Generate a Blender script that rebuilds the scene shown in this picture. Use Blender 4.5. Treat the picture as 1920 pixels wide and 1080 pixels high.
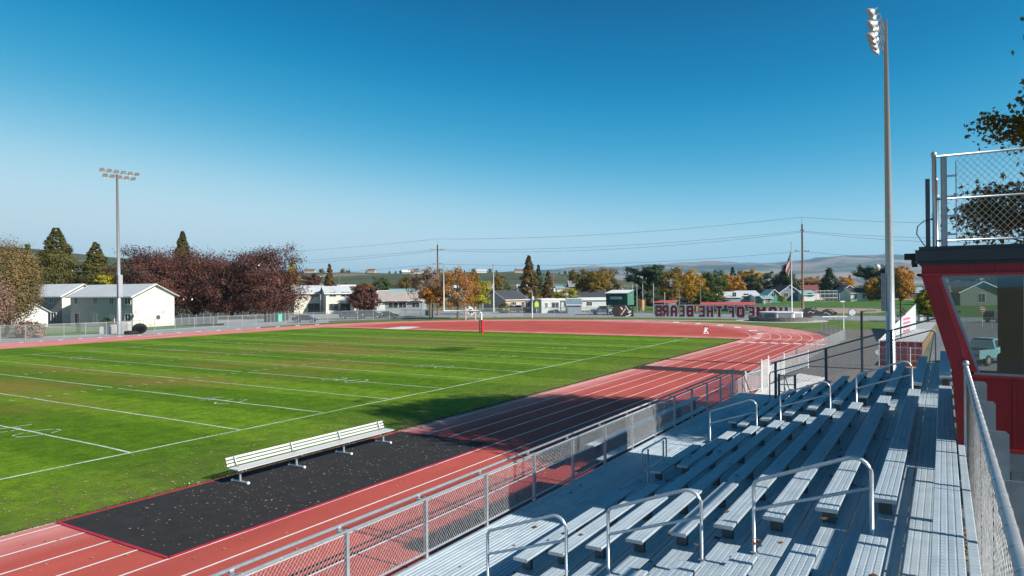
import bpy, math, random
import numpy as np
from mathutils import Vector, Matrix
random.seed(7)
for o in list(bpy.data.objects): bpy.data.objects.remove(o)
S = bpy.context.scene
COL = S.collection
# ------------------------------------------------------------------ camera, world, sun, exposure
FPX, YAW, PIT, ROL, CH = 1309.0, math.radians(31.71), math.radians(.148), math.radians(-.5425), 5.70
C0 = np.array([0, 0, CH])
FW = np.array([math.cos(YAW)*math.cos(PIT), math.sin(YAW)*math.cos(PIT), math.sin(PIT)])
R0 = np.array([math.sin(YAW), -math.cos(YAW), 0.]); U0 = np.cross(R0, FW)
RT = R0*math.cos(ROL)+U0*math.sin(ROL); UP = np.cross(RT, FW)
cd = bpy.data.cameras.new('camera'); cam = bpy.data.objects.new('camera', cd); COL.objects.link(cam)
cd.sensor_width = 36; cd.lens = FPX/1920*36; cd.clip_start = .05; cd.clip_end = 30000
cam.matrix_world = Matrix(((RT[0], UP[0], -FW[0], 0), (RT[1], UP[1], -FW[1], 0), (RT[2], UP[2], -FW[2], CH), (0, 0, 0, 1)))
S.camera = cam
S.render.resolution_x, S.render.resolution_y = 1024, 576
W = bpy.data.worlds.new('World'); S.world = W; W.use_nodes = True
wn = W.node_tree; bg = wn.nodes['Background']
sky = wn.nodes.new('ShaderNodeTexSky'); sky.sky_type = 'NISHITA'; sky.sun_disc = False
SUN_EL = 32.0
sky.sun_elevation = math.radians(SUN_EL); sky.sun_rotation = math.radians(178)
sky.air_density = 1.0; sky.dust_density = .6; sky.ozone_density = 3.0; sky.altitude = 200
hs = wn.nodes.new('ShaderNodeHueSaturation'); hs.inputs['Hue'].default_value = .478; hs.inputs['Saturation'].default_value = 1.28
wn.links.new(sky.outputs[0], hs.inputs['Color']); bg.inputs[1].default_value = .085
# deep autumn blue: the dome's own brightness picks its colour, darkened overhead and capped sunward to cut ambient light, pale at the rim
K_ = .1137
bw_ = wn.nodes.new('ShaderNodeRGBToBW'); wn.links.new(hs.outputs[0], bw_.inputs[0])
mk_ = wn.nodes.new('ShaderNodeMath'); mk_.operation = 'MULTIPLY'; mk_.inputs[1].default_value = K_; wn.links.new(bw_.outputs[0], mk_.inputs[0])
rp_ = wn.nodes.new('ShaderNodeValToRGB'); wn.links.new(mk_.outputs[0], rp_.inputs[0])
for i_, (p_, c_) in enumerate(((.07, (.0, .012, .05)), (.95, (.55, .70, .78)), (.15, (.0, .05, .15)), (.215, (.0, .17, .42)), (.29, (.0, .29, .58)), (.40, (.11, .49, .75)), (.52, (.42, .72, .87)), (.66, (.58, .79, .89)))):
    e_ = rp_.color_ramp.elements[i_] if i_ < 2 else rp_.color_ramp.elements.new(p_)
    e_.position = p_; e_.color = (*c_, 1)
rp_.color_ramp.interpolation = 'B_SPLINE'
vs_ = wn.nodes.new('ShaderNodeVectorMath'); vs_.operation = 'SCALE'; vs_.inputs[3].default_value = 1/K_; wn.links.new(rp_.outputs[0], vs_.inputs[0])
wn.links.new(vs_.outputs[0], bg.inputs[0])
sd = bpy.data.lights.new('sun', 'SUN'); sun = bpy.data.objects.new('sun', sd); COL.objects.link(sun)
sd.energy = 5.0; sd.angle = math.radians(.5); sd.color = (1, .95, .87)
sdir = Vector((.012, 1, -math.tan(math.radians(SUN_EL))))
sun.rotation_euler = sdir.to_track_quat('-Z', 'Y').to_euler(); sun.location = (0, -60, 60)
S.view_settings.view_transform = 'Standard'; S.view_settings.look = 'None'; S.view_settings.exposure = .42; S.view_settings.gamma = 1
S.view_settings.use_curve_mapping = False
S.render.engine = 'CYCLES'
try:
    S.cycles.max_bounces = 6; S.cycles.transparent_max_bounces = 24; S.cycles.diffuse_bounces = 3; S.cycles.glossy_bounces = 3; S.cycles.sample_clamp_direct = 5; S.cycles.sample_clamp_indirect = 3
except Exception: pass

# ------------------------------------------------------------------ measuring helpers (photo pixel -> place in the world)
def ray(x, y): return FW+RT*(x-960)/FPX-UP*(y-540)/FPX
def gz(x, y, z=0.):
    d = ray(x, y); return C0+d*(z-CH)/d[2]
def gxp(x, y, X): d = ray(x, y); return C0+d*X/d[0]
def gyp(x, y, Y): d = ray(x, y); return C0+d*Y/d[1]
RH = np.array([math.sin(YAW), -math.cos(YAW), 0.]); FH = np.array([math.cos(YAW), math.sin(YAW), 0.])
def yh(x): return 543.38-.0095*(x-960)
def PX(x, D, z=0.):
    p = RH*(x-960)/FPX*D+FH*D; return Vector((p[0], p[1], z))
def ZY(x, y, D): return CH-(y-yh(x))*D/FPX
def DB(x, y, z=0): return (CH-z)*FPX/(y-yh(x))

# ------------------------------------------------------------------ materials
MATS = {}
def M(name, col, rough=.7, metal=0., var=.12, scale=3., bump=0., bscale=None, spec=.5, col2=None, detail=4, emit=0, obj=True, coat=0):
    if name in MATS: return MATS[name]
    m = bpy.data.materials.new(name); m.use_nodes = True; nt = m.node_tree; b = nt.nodes['Principled BSDF']
    b.inputs['Roughness'].default_value = rough; b.inputs['Metallic'].default_value = metal
    b.inputs['Specular IOR Level'].default_value = spec
    if coat: b.inputs['Coat Weight'].default_value = coat
    c = Vector(col[:3]); c2 = Vector(col2[:3]) if col2 else c*(1+var)
    c1 = c if col2 else c*(1-var)
    tc = nt.nodes.new('ShaderNodeTexCoord'); n = nt.nodes.new('ShaderNodeTexNoise'); n.inputs['Scale'].default_value = scale; n.inputs['Detail'].default_value = detail
    nt.links.new(tc.outputs['Object'], n.inputs['Vector'])
    r = nt.nodes.new('ShaderNodeValToRGB'); r.color_ramp.elements[0].position = .32; r.color_ramp.elements[1].position = .68
    r.color_ramp.elements[0].color = (*c1, 1); r.color_ramp.elements[1].color = (*c2, 1)
    nt.links.new(n.outputs['Fac'], r.inputs['Fac']); nt.links.new(r.outputs[0], b.inputs['Base Color'])
    if bump:
        n2 = nt.nodes.new('ShaderNodeTexNoise'); n2.inputs['Scale'].default_value = bscale or scale*6; n2.inputs['Detail'].default_value = 3
        nt.links.new(tc.outputs['Object'], n2.inputs['Vector'])
        bu = nt.nodes.new('ShaderNodeBump'); bu.inputs['Strength'].default_value = bump; bu.inputs['Distance'].default_value = .02
        nt.links.new(n2.outputs['Fac'], bu.inputs['Height']); nt.links.new(bu.outputs[0], b.inputs['Normal'])
    MATS[name] = m; return m
def leafmat(name, cols, trans=.25):
    """foliage: each leaf takes its own tint, with slow drift through the crown"""
    if name in MATS: return MATS[name]
    m = bpy.data.materials.new(name); m.use_nodes = True; nt = m.node_tree; b = nt.nodes['Principled BSDF']
    g = nt.nodes.new('ShaderNodeNewGeometry'); tc = nt.nodes.new('ShaderNodeTexCoord'); oi = nt.nodes.new('ShaderNodeObjectInfo')
    n = nt.nodes.new('ShaderNodeTexNoise'); n.inputs['Scale'].default_value = .5; n.inputs['Detail'].default_value = 2
    nt.links.new(tc.outputs['Object'], n.inputs['Vector'])
    mx = nt.nodes.new('ShaderNodeMath'); mx.operation = 'MULTIPLY_ADD'; mx.inputs[1].default_value = .42
    nt.links.new(g.outputs['Random Per Island'], mx.inputs[0])
    m3 = nt.nodes.new('ShaderNodeMath'); m3.operation = 'MULTIPLY_ADD'; m3.inputs[1].default_value = 1.5; m3.inputs[2].default_value = -.45
    nt.links.new(n.outputs['Fac'], m3.inputs[0]); nt.links.new(m3.outputs[0], mx.inputs[2])
    r = nt.nodes.new('ShaderNodeValToRGB'); els = r.color_ramp.elements
    for i, c in enumerate(cols):
        p = i/(len(cols)-1)
        e = els[0] if i == 0 else (els[1] if i == len(cols)-1 else els.new(p))
        e.position = p; e.color = (*c, 1)
    nt.links.new(mx.outputs[0], r.inputs['Fac']); nt.links.new(r.outputs[0], b.inputs['Base Color'])
    b.inputs['Roughness'].default_value = .65; b.inputs['Specular IOR Level'].default_value = .25
    tr = nt.nodes.new('ShaderNodeBsdfTranslucent'); nt.links.new(r.outputs[0], tr.inputs[0])
    ms = nt.nodes.new('ShaderNodeMixShader'); ms.inputs[0].default_value = trans
    nt.links.new(b.outputs[0], ms.inputs[1]); nt.links.new(tr.outputs[0], ms.inputs[2])
    nt.links.new(ms.outputs[0], nt.nodes['Material Output'].inputs[0]); MATS[name] = m; return m
def meshmat(name, col, keep=.25, cell=.06, wire=.1):
    """far chain link: wire lattice too fine to resolve, woven from two diagonal waves"""
    if name in MATS: return MATS[name]
    m = bpy.data.materials.new(name); m.use_nodes = True; nt = m.node_tree; b = nt.nodes['Principled BSDF']
    b.inputs['Base Color'].default_value = (*col, 1); b.inputs['Metallic'].default_value = .3; b.inputs['Roughness'].default_value = .5
    t = nt.nodes.new('ShaderNodeBsdfTransparent'); ms = nt.nodes.new('ShaderNodeMixShader'); ms.inputs[0].default_value = keep
    nt.links.new(t.outputs[0], ms.inputs[1]); nt.links.new(b.outputs[0], ms.inputs[2]); nt.links.new(ms.outputs[0], nt.nodes['Material Output'].inputs[0])
    MATS[name] = m; return m
def glassmat(name, tint=(.60, .66, .66), gl=.14):
    if name in MATS: return MATS[name]
    m = bpy.data.materials.new(name); m.use_nodes = True; nt = m.node_tree
    t = nt.nodes.new('ShaderNodeBsdfTransparent'); t.inputs[0].default_value = (*tint, 1)
    g = nt.nodes.new('ShaderNodeBsdfGlossy'); g.inputs['Roughness'].default_value = .02
    ms = nt.nodes.new('ShaderNodeMixShader'); ms.inputs[0].default_value = gl
    nt.links.new(t.outputs[0], ms.inputs[1]); nt.links.new(g.outputs[0], ms.inputs[2]); nt.links.new(ms.outputs[0], nt.nodes['Material Output'].inputs[0])
    MATS[name] = m; return m

ALU = M('aluminium', (.62, .64, .66), .38, .55, .1, 6, .05, 60)
def alu_wear():
    m = bpy.data.materials.new('worn_aluminium'); m.use_nodes = True; nt = m.node_tree; b = nt.nodes['Principled BSDF']
    tc = nt.nodes.new('ShaderNodeTexCoord'); mp = nt.nodes.new('ShaderNodeMapping'); mp.inputs['Scale'].default_value = (.35, 9, 9)
    n = nt.nodes.new('ShaderNodeTexNoise'); n.inputs['Scale'].default_value = 1.6; n.inputs['Detail'].default_value = 6
    nt.links.new(tc.outputs['Object'], mp.inputs[0]); nt.links.new(mp.outputs[0], n.inputs['Vector'])
    n2 = nt.nodes.new('ShaderNodeTexNoise'); n2.inputs['Scale'].default_value = 2.3; n2.inputs['Detail'].default_value = 5; n2.inputs['Roughness'].default_value = .65
    nt.links.new(tc.outputs['Object'], n2.inputs['Vector'])
    r = nt.nodes.new('ShaderNodeValToRGB'); r.color_ramp.elements[0].position = .3; r.color_ramp.elements[1].position = .7
    r.color_ramp.elements[0].color = (.33, .40, .45, 1); r.color_ramp.elements[1].color = (.54, .625, .68, 1)
    ad = nt.nodes.new('ShaderNodeMath'); ad.operation = 'ADD'; ad.inputs[1].default_value = 0
    mu = nt.nodes.new('ShaderNodeMath'); mu.operation = 'MULTIPLY'; mu.inputs[1].default_value = .5
    nt.links.new(n.outputs[0], ad.inputs[0]); nt.links.new(n2.outputs[0], ad.inputs[1]); nt.links.new(ad.outputs[0], mu.inputs[0])
    nt.links.new(mu.outputs[0], r.inputs[0]); nt.links.new(r.outputs[0], b.inputs['Base Color'])
    b.inputs['Metallic'].default_value = .15; b.inputs['Specular IOR Level'].default_value = .25
    rr = nt.nodes.new('ShaderNodeMapRange'); rr.inputs['To Min'].default_value = .42; rr.inputs['To Max'].default_value = .65
    nt.links.new(n2.outputs[0], rr.inputs[0]); nt.links.new(rr.outputs[0], b.inputs['Roughness'])
    return m
ALUW = alu_wear()
GALV = M('galvanised_steel', (.5, .52, .54), .42, .6, .1, 8)
GALVD = M('dull_galvanised', (.33, .35, .37), .5, .5, .15, 5)
WIRE = M('chain_wire', (.66, .68, .69), .5, .25, .25, 9)
FARMESH = meshmat('far_chain_link', (.50, .52, .53), .11)
WHITE = M('white_paint', (.78, .78, .76), .5, 0, .04, 3)
BLACK = M('black_paint', (.02, .02, .022), .5, 0, .2, 3)
DARKSTEEL = M('dark_bracket_steel', (.10, .11, .12), .5, .3, .15, 4)
RED = M('red_sheet_metal', (.29, .008, .013), .4, .1, .1, 1.7, .15, 8, col2=(.42, .015, .022), detail=8)
REDTRIM = M('red_trim', (.5, .025, .03), .4, .1, .08, 2)
CHAR = M('charcoal_fascia', (.045, .052, .06), .55, .1, .15, 1.5)
GLASS = glassmat('window_glass')
DARKGLASS = M('dark_pane', (.03, .035, .04), .08, 0, .2, 1, spec=.8)
WOOD = M('weathered_wood_pole', (.22, .13, .075), .85, 0, .3, 2)
BARK = M('bark', (.09, .065, .045), .9, 0, .3, 3, .5)
CONC = M('concrete', (.50, .48, .45), .85, 0, .1, 1.2, .2)
ASPH = M('asphalt', (.17, .17, .175), .9, 0, .15, .6, .2, 20)
RUBBER = M('rubber', (.018, .018, .02), .8, 0, .2, 4)
MAROON = M('maroon_letter_face', (.40, .012, .038), .6, 0, .15, 3)

# ------------------------------------------------------------------ mesh builder
class MB:
    def __init__(s): s.v = []; s.f = []; s.m = []
    def quad(s, *p, mi=0):
        n = len(s.v); s.v += [tuple(q) for q in p]; s.f.append(tuple(range(n, n+len(p)))); s.m.append(mi)
    def box(s, x0, x1, y0, y1, z0, z1, mi=0):
        n = len(s.v); s.v += [(x, y, z) for z in (z0, z1) for y in (y0, y1) for x in (x0, x1)]
        s.f += [(n, n+2, n+3, n+1), (n+4, n+5, n+7, n+6), (n, n+1, n+5, n+4), (n+2, n+6, n+7, n+3), (n, n+4, n+6, n+2), (n+1, n+3, n+7, n+5)]; s.m += [mi]*6
        return s
    def obox(s, c, ax, ay, az, hx, hy, hz, mi=0):
        c, ax, ay, az = map(Vector, (c, ax, ay, az)); n = len(s.v)
        for k in (-1, 1):
            for j in (-1, 1):
                for i in (-1, 1): s.v.append(tuple(c+ax*hx*i+ay*hy*j+az*hz*k))
        s.f += [(n, n+2, n+3, n+1), (n+4, n+5, n+7, n+6), (n, n+1, n+5, n+4), (n+2, n+6, n+7, n+3), (n, n+4, n+6, n+2), (n+1, n+3, n+7, n+5)]; s.m += [mi]*6
        return s
    def bar(s, a, b, w, h, mi=0):
        a, b = Vector(a), Vector(b); d = b-a; L = d.length; d.normalize()
        side = d.cross(Vector((0, 0, 1))); side = side.normalized() if side.length > 1e-4 else Vector((1, 0, 0)); u = side.cross(d)
        return s.obox((a+b)/2, d, side, u, L/2, w/2, h/2, mi)
    def tube(s, pts, r, n=8, caps=True, mi=0):
        pts = [Vector(p) for p in pts]; rs = r if isinstance(r, (list, tuple)) else [r]*len(pts); base = len(s.v)
        for i, p in enumerate(pts):
            d = (pts[min(i+1, len(pts)-1)]-pts[max(i-1, 0)]).normalized()
            a = Vector((0, 0, 1)) if abs(d.z) < .9 else Vector((1, 0, 0)); u = d.cross(a).normalized(); w = d.cross(u)
            for k in range(n):
                t = 2*math.pi*k/n; s.v.append(tuple(p+(u*math.cos(t)+w*math.sin(t))*rs[i]))
        for i in range(len(pts)-1):
            for k in range(n):
                s.f.append((base+i*n+k, base+i*n+(k+1) % n, base+(i+1)*n+(k+1) % n, base+(i+1)*n+k)); s.m.append(mi)
        if caps:
            s.f.append(tuple(base+k for k in range(n))); s.f.append(tuple(base+(len(pts)-1)*n+k for k in reversed(range(n)))); s.m += [mi, mi]
        return s
    def prism(s, poly, z0, z1, mi=0):
        n = len(s.v); k = len(poly); s.v += [(p[0], p[1], z0) for p in poly]+[(p[0], p[1], z1) for p in poly]
        s.f.append(tuple(n+i for i in reversed(range(k)))); s.f.append(tuple(n+k+i for i in range(k))); s.m += [mi, mi]
        for i in range(k): s.f.append((n+i, n+(i+1) % k, n+k+(i+1) % k, n+k+i)); s.m.append(mi)
        return s
    def ext_x(s, prof, x0, x1, mi=0):
        """profile in (y,z) run along x"""
        n = len(s.v); k = len(prof); s.v += [(x0, p[0], p[1]) for p in prof]+[(x1, p[0], p[1]) for p in prof]
        s.f.append(tuple(n+i for i in range(k))); s.f.append(tuple(n+k+i for i in reversed(range(k)))); s.m += [mi, mi]
        for i in range(k): s.f.append((n+i, n+k+i, n+k+(i+1) % k, n+(i+1) % k)); s.m.append(mi)
        return s
    def lathe(s, prof, c=(0, 0, 0), n=20, mi=0, axis='z'):
        base = len(s.v)
        for r, z in prof:
            for k in range(n):
                t = 2*math.pi*k/n
                p = (r*math.cos(t), r*math.sin(t), z) if axis == 'z' else ((r*math.cos(t), z, r*math.sin(t)) if axis == 'y' else (z, r*math.cos(t), r*math.sin(t)))
                s.v.append((c[0]+p[0], c[1]+p[1], c[2]+p[2]))
        for i in range(len(prof)-1):
            for k in range(n): s.f.append((base+i*n+k, base+i*n+(k+1) % n, base+(i+1)*n+(k+1) % n, base+(i+1)*n+k)); s.m.append(mi)
        s.f.append(tuple(base+k for k in reversed(range(n)))); s.f.append(tuple(base+(len(prof)-1)*n+k for k in range(n))); s.m += [mi, mi]
        return s
    def mesh(s, name):
        me = bpy.data.meshes.new(name); me.from_pydata(s.v, [], s.f); return me
def link(name, me, mat=None, parent=None, kind=None, label=None, cat=None, group=None, loc=None, smooth=False):
    o = bpy.data.objects.new(name, me); COL.objects.link(o)
    if mat is not None and len(me.materials) == 0:
        for mm in (mat if isinstance(mat, (list, tuple)) else [mat]): me.materials.append(mm)
    if smooth: me.polygons.foreach_set('use_smooth', [True]*len(me.polygons))
    if parent is not None:
        o.parent = parent
    if loc is not None: o.location = loc
    if kind: o['kind'] = kind
    if label: o['label'] = label
    if cat: o['category'] = cat
    if group: o['group'] = group
    return o
def put(name, mb, mat, parent=None, world=True, **k):
    """world=True: geometry was given in world coordinates, parent is an unrotated Empty"""
    me = mb.mesh(name)
    if isinstance(mat, (list, tuple)):
        for mm in mat: me.materials.append(mm)
        me.polygons.foreach_set('material_index', mb.m)
    o = link(name, me, mat, parent, **k)
    if parent is not None and world:
        w = Vector((0, 0, 0)); p = parent
        while p is not None: w += p.location; p = p.parent
        o.location = -w
    return o
def thing(name, label, cat, loc=(0, 0, 0), rz=0, group=None):
    o = bpy.data.objects.new(name, None); COL.objects.link(o); o.location = loc; o.rotation_euler = (0, 0, rz); o.empty_display_size = .3
    o['label'] = label; o['category'] = cat
    if group: o['group'] = group
    return o
def copy_tree(o, parent=None):
    c = o.copy(); COL.objects.link(c)
    if parent is not None: c.parent = parent
    for ch in [x for x in KIDS.get(o, [])] if False else [x for x in o.children]: copy_tree(ch, c)
    return c
KIDS = {}

# ------------------------------------------------------------------ SETTING: terrain and ground
def terrain():
    def interp(tab, x):
        if x <= tab[0][0]: return tab[0][1]
        for (a, b), (c, d) in zip(tab, tab[1:]):
            if x <= c: return b+(d-b)*(x-a)/(c-a)
        return tab[-1][1]
    near = [(-2500, 500), (-1500, 470), (-200, 466), (0, 464), (60, 469), (130, 478), (230, 486), (300, 496), (420, 508), (560, 512), (700, 514), (820, 513), (950, 511), (1040, 512), (1120, 522), (1230, 534), (1500, 536.5), (4000, 536)]
    far = [(-2500, 515), (900, 520), (1000, 510), (1080, 504), (1150, 500), (1250, 498), (1340, 496), (1440, 496.5), (1500, 491), (1550, 485), (1600, 481.5), (1660, 481), (1720, 483), (1780, 486), (1920, 498), (2400, 512), (4000, 518)]
    xs = [-2500+i*26 for i in range(251)]
    rng = np.random.RandomState(3)
    def grid(name, Ds, fz, mat):
        v = []; f = []
        for D in Ds:
            for x in xs:
                p = PX(x, D); v.append((p.x, p.y, fz(x, D)))
        n = len(xs)
        for i in range(len(Ds)-1):
            for j in range(n-1): f.append((i*n+j, i*n+j+1, (i+1)*n+j+1, (i+1)*n+j))
        me = bpy.data.meshes.new(name); me.from_pydata(v, [], f); link(name, me, mat, kind='structure', smooth=True)
    def sm(a, b, t): t = min(1, max(0, (t-a)/(b-a))); return t*t*(3-2*t)
    def wob(x, k): return sum(math.sin(x*a+k*b)*c for a, b, c in ((.011, 1, 1), (.027, 2.1, .6), (.061, .7, .35), (.13, 1.3, .18)))
    def z1(x, D):
        top = CH+(yh(x)-interp(near, x)-wob(x, 3)*.7)*1000/FPX
        t = sm(300, 1000, D); z = -.4+(top+.4)*t*(.75+.25*t)
        if D > 1000: z = top-(top+12)*sm(1000, 2200, D)
        return z+wob(x*2+D*.3, D*.01)*.6*sm(350, 700, D)
    def z2(x, D):
        top = CH+(yh(x)-interp(far, x)-wob(x*2, 1)*.8)*6500/FPX
        t = sm(1200, 6500, D); z = -12+(top+12)*t
        if D > 6500: z = top-(top+13)*sm(6500, 10000, D)
        return z+(wob(x*3+D*.05, D*.002)*9+wob(x*1.3-D*.02, 2)*6)*sm(2500, 4500, D)*(1-sm(5800, 6500, D))
    def hillmat(name, bands, sc):
        m = bpy.data.materials.new(name); m.use_nodes = True; nt = m.node_tree; b = nt.nodes['Principled BSDF']; b.inputs['Roughness'].default_value = .95; b.inputs['Specular IOR Level'].default_value = .1
        g = nt.nodes.new('ShaderNodeNewGeometry'); n = nt.nodes.new('ShaderNodeTexNoise'); n.inputs['Scale'].default_value = sc; n.inputs['Detail'].default_value = 7; n.inputs['Roughness'].default_value = .62
        nt.links.new(g.outputs['Position'], n.inputs['Vector'])
        r = nt.nodes.new('ShaderNodeValToRGB'); els = r.color_ramp.elements
        for i, (p, c) in enumerate(bands):
            e = els[i] if i < 2 else els.new(p)
            e.position = p; e.color = (*c, 1)
        nt.links.new(n.outputs[0], r.inputs[0]); nt.links.new(r.outputs[0], b.inputs['Base Color']); return m
    hm = hillmat('orchard_hill', [(.33, (.05, .07, .035)), (.46, (.10, .105, .06)), (.55, (.065, .09, .045)), (.66, (.27, .21, .15))], .009)
    mm = hillmat('hazed_mountain', [(.36, (.07, .11, .115)), (.46, (.13, .165, .16)), (.54, (.34, .285, .25)), (.72, (.42, .35, .31))], .0011)  # blue-green bands carry distance haze in their colour, beside tan ground
    grid('orchard_hills', [250, 300, 360, 430, 500, 580, 660, 740, 820, 900, 960, 1000, 1060, 1300, 1700, 2200], z1, hm)
    grid('far_mountains', [1100, 1500, 2100, 2700, 3200, 3700, 4200, 4700, 5200, 5700, 6100, 6500, 7000, 8000, 10000], z2, mm)
    return z1
ZHILL = terrain()

def sheet(name, pts, z, mat, kind='structure'):
    me = bpy.data.meshes.new(name); me.from_pydata([(p[0], p[1], z) for p in pts], [], [tuple(range(len(pts)))]); me.validate()
    return link(name, me, mat, kind=kind)
def pxs(pts, z=0): return [gz(x, y)[:2] for x, y in pts]

def ground_mat():
    return M('dry_yard_ground', (.17, .15, .10), .95, 0, .25, .05, .3, 2, col2=(.10, .12, .05), detail=8)
gm = MB(); N = 96
for i in range(N):
    a, b = 2*math.pi*i/N, 2*math.pi*(i+1)/N
    gm.quad((0, 0, -.06), (420*math.cos(a), 420*math.sin(a), -.06), (420*math.cos(b), 420*math.sin(b), -.06))
    for r0, z0, r1, z1_ in ((420, -.06, 12000, -14),):
        gm.quad((r0*math.cos(a), r0*math.sin(a), z0), (r1*math.cos(a), r1*math.sin(a), z1_), (r1*math.cos(b), r1*math.sin(b), z1_), (r0*math.cos(b), r0*math.sin(b), z0))
put('ground', gm, ground_mat(), kind='structure')

LAWN = M('lawn_grass', (.055, .13, .018), .9, 0, .2, .35, .5, 25, col2=(.085, .17, .028), detail=8, spec=.2)
LAWN_DRY = M('lawn_autumn', (.06, .13, .02), .9, 0, .2, .3, .5, 20, col2=(.14, .19, .04), detail=8, spec=.2)
DIRT = M('infield_dirt', (.42, .27, .19), .95, 0, .1, .4, .2)

def turf_mat():
    m = bpy.data.materials.new('field_turf'); m.use_nodes = True; nt = m.node_tree; b = nt.nodes['Principled BSDF']
    b.inputs['Roughness'].default_value = .9; b.inputs['Specular IOR Level'].default_value = .08
    g = nt.nodes.new('ShaderNodeNewGeometry'); N_ = nt.nodes.new; L = nt.links.new
    def noise(sc, det=4, rough=.5, dist=0, mp=None):
        n = N_('ShaderNodeTexNoise'); n.inputs['Scale'].default_value = sc; n.inputs['Detail'].default_value = det; n.inputs['Roughness'].default_value = rough
        if mp:
            k = N_('ShaderNodeMapping'); k.inputs['Scale'].default_value = mp; L(g.outputs['Position'], k.inputs[0]); L(k.outputs[0], n.inputs['Vector'])
        else: L(g.outputs['Position'], n.inputs['Vector'])
        return n.outputs[0]
    def ramp(f, a, b_, ca, cb):
        r = N_('ShaderNodeValToRGB'); r.color_ramp.elements[0].position = a; r.color_ramp.elements[1].position = b_
        r.color_ramp.elements[0].color = (*ca, 1); r.color_ramp.elements[1].color = (*cb, 1); L(f, r.inputs[0]); return r.outputs[0]
    def mix(f, a, b_, t='MIX'):
        x = N_('ShaderNodeMix'); x.data_type = 'RGBA'; x.blend_type = t
        if isinstance(f, float): x.inputs['Factor'].default_value = f
        else: L(f, x.inputs['Factor'])
        L(a, x.inputs[6]); L(b_, x.inputs[7]); return x.outputs[2]
    fine = ramp(noise(26, 5, .75), .3, .72, (.048, .126, .003), (.225, .400, .022))
    med = ramp(noise(1.3, 6, .65), .3, .7, (.55, .58, .5), (1.15, 1.1, 1.05))
    spk = ramp(noise(5.5, 6, .8), .28, .72, (.52, .56, .45), (1.45, 1.35, 1.5)); fine = mix(1., fine, spk, 'MULTIPLY')
    c = mix(1., fine, med, 'MULTIPLY')
    # mowing swaths along the yard lines
    sx = N_('ShaderNodeSeparateXYZ'); L(g.outputs['Position'], sx.inputs[0])
    wv = N_('ShaderNodeMath'); wv.operation = 'MULTIPLY'; wv.inputs[1].default_value = 2*math.pi/9.144; L(sx.outputs[0], wv.inputs[0])
    nz = noise(.12, 2); ad = N_('ShaderNodeMath'); ad.operation = 'MULTIPLY_ADD'; ad.inputs[1].default_value = 1.6; L(nz, ad.inputs[0]); L(wv.outputs[0], ad.inputs[2])
    sn = N_('ShaderNodeMath'); sn.operation = 'SINE'; L(ad.outputs[0], sn.inputs[0])
    sw = ramp(sn.outputs[0], 0, .35, (.74, .82, .7), (1.2, 1.14, 1.2)); c = mix(.85, c, sw, 'MULTIPLY')
    # worn brownish patches, mainly in the middle of the field
    br = ramp(noise(.11, 5, .6, mp=(1.6, .6, 1)), .42, .62, (0, 0, 0), (1, 1, 1)); brc = ramp(noise(9, 3), .3, .7, (.16, .115, .03), (.30, .19, .055))
    def band(axis, a0, a1, b0, b1):
        r1 = N_('ShaderNodeMapRange'); r1.inputs['From Min'].default_value = a0; r1.inputs['From Max'].default_value = a1; L(sx.outputs[axis], r1.inputs[0])
        r2 = N_('ShaderNodeMapRange'); r2.inputs['From Min'].default_value = b0; r2.inputs['From Max'].default_value = b1; r2.inputs['To Min'].default_value = 1; r2.inputs['To Max'].default_value = 0; L(sx.outputs[axis], r2.inputs[0])
        p = N_('ShaderNodeMath'); p.operation = 'MULTIPLY'; L(r1.outputs[0], p.inputs[0]); L(r2.outputs[0], p.inputs[1]); return p.outputs[0]
    msk = N_('ShaderNodeMath'); msk.operation = 'MULTIPLY'; L(band(1, 33, 42, 58, 68), msk.inputs[0]); L(band(0, 8, 16, 62, 72), msk.inputs[1])
    ms2 = N_('ShaderNodeMath'); ms2.operation = 'MULTIPLY'; L(msk.outputs[0], ms2.inputs[0]); L(br, ms2.inputs[1])
    ms3 = N_('ShaderNodeMath'); ms3.operation = 'MULTIPLY'; ms3.inputs[1].default_value = .72; L(ms2.outputs[0], ms3.inputs[0])
    c = mix(ms3.outputs[0], c, brc)
    # thin straw tone by the sideline
    edge = N_('ShaderNodeMapRange'); edge.inputs['From Min'].default_value = 24.5; edge.inputs['From Max'].default_value = 19.5; edge.inputs['To Max'].default_value = .8; L(sx.outputs[1], edge.inputs[0])
    en = ramp(noise(2.2, 5, .7), .4, .62, (0, 0, 0), (1, 1, 1)); em = N_('ShaderNodeMath'); em.operation = 'MULTIPLY'; L(edge.outputs[0], em.inputs[0]); L(en, em.inputs[1])
    st = ramp(noise(30, 3), .3, .7, (.09, .10, .03), (.20, .19, .07)); c = mix(em.outputs[0], c, st)
    L(c, b.inputs['Base Color'])
    bu = N_('ShaderNodeBump'); bu.inputs['Strength'].default_value = .7; bu.inputs['Distance'].default_value = .03; L(noise(40, 4, .8), bu.inputs['Height']); L(bu.outputs[0], b.inputs['Normal'])
    return m
TURF = turf_mat()
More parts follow.
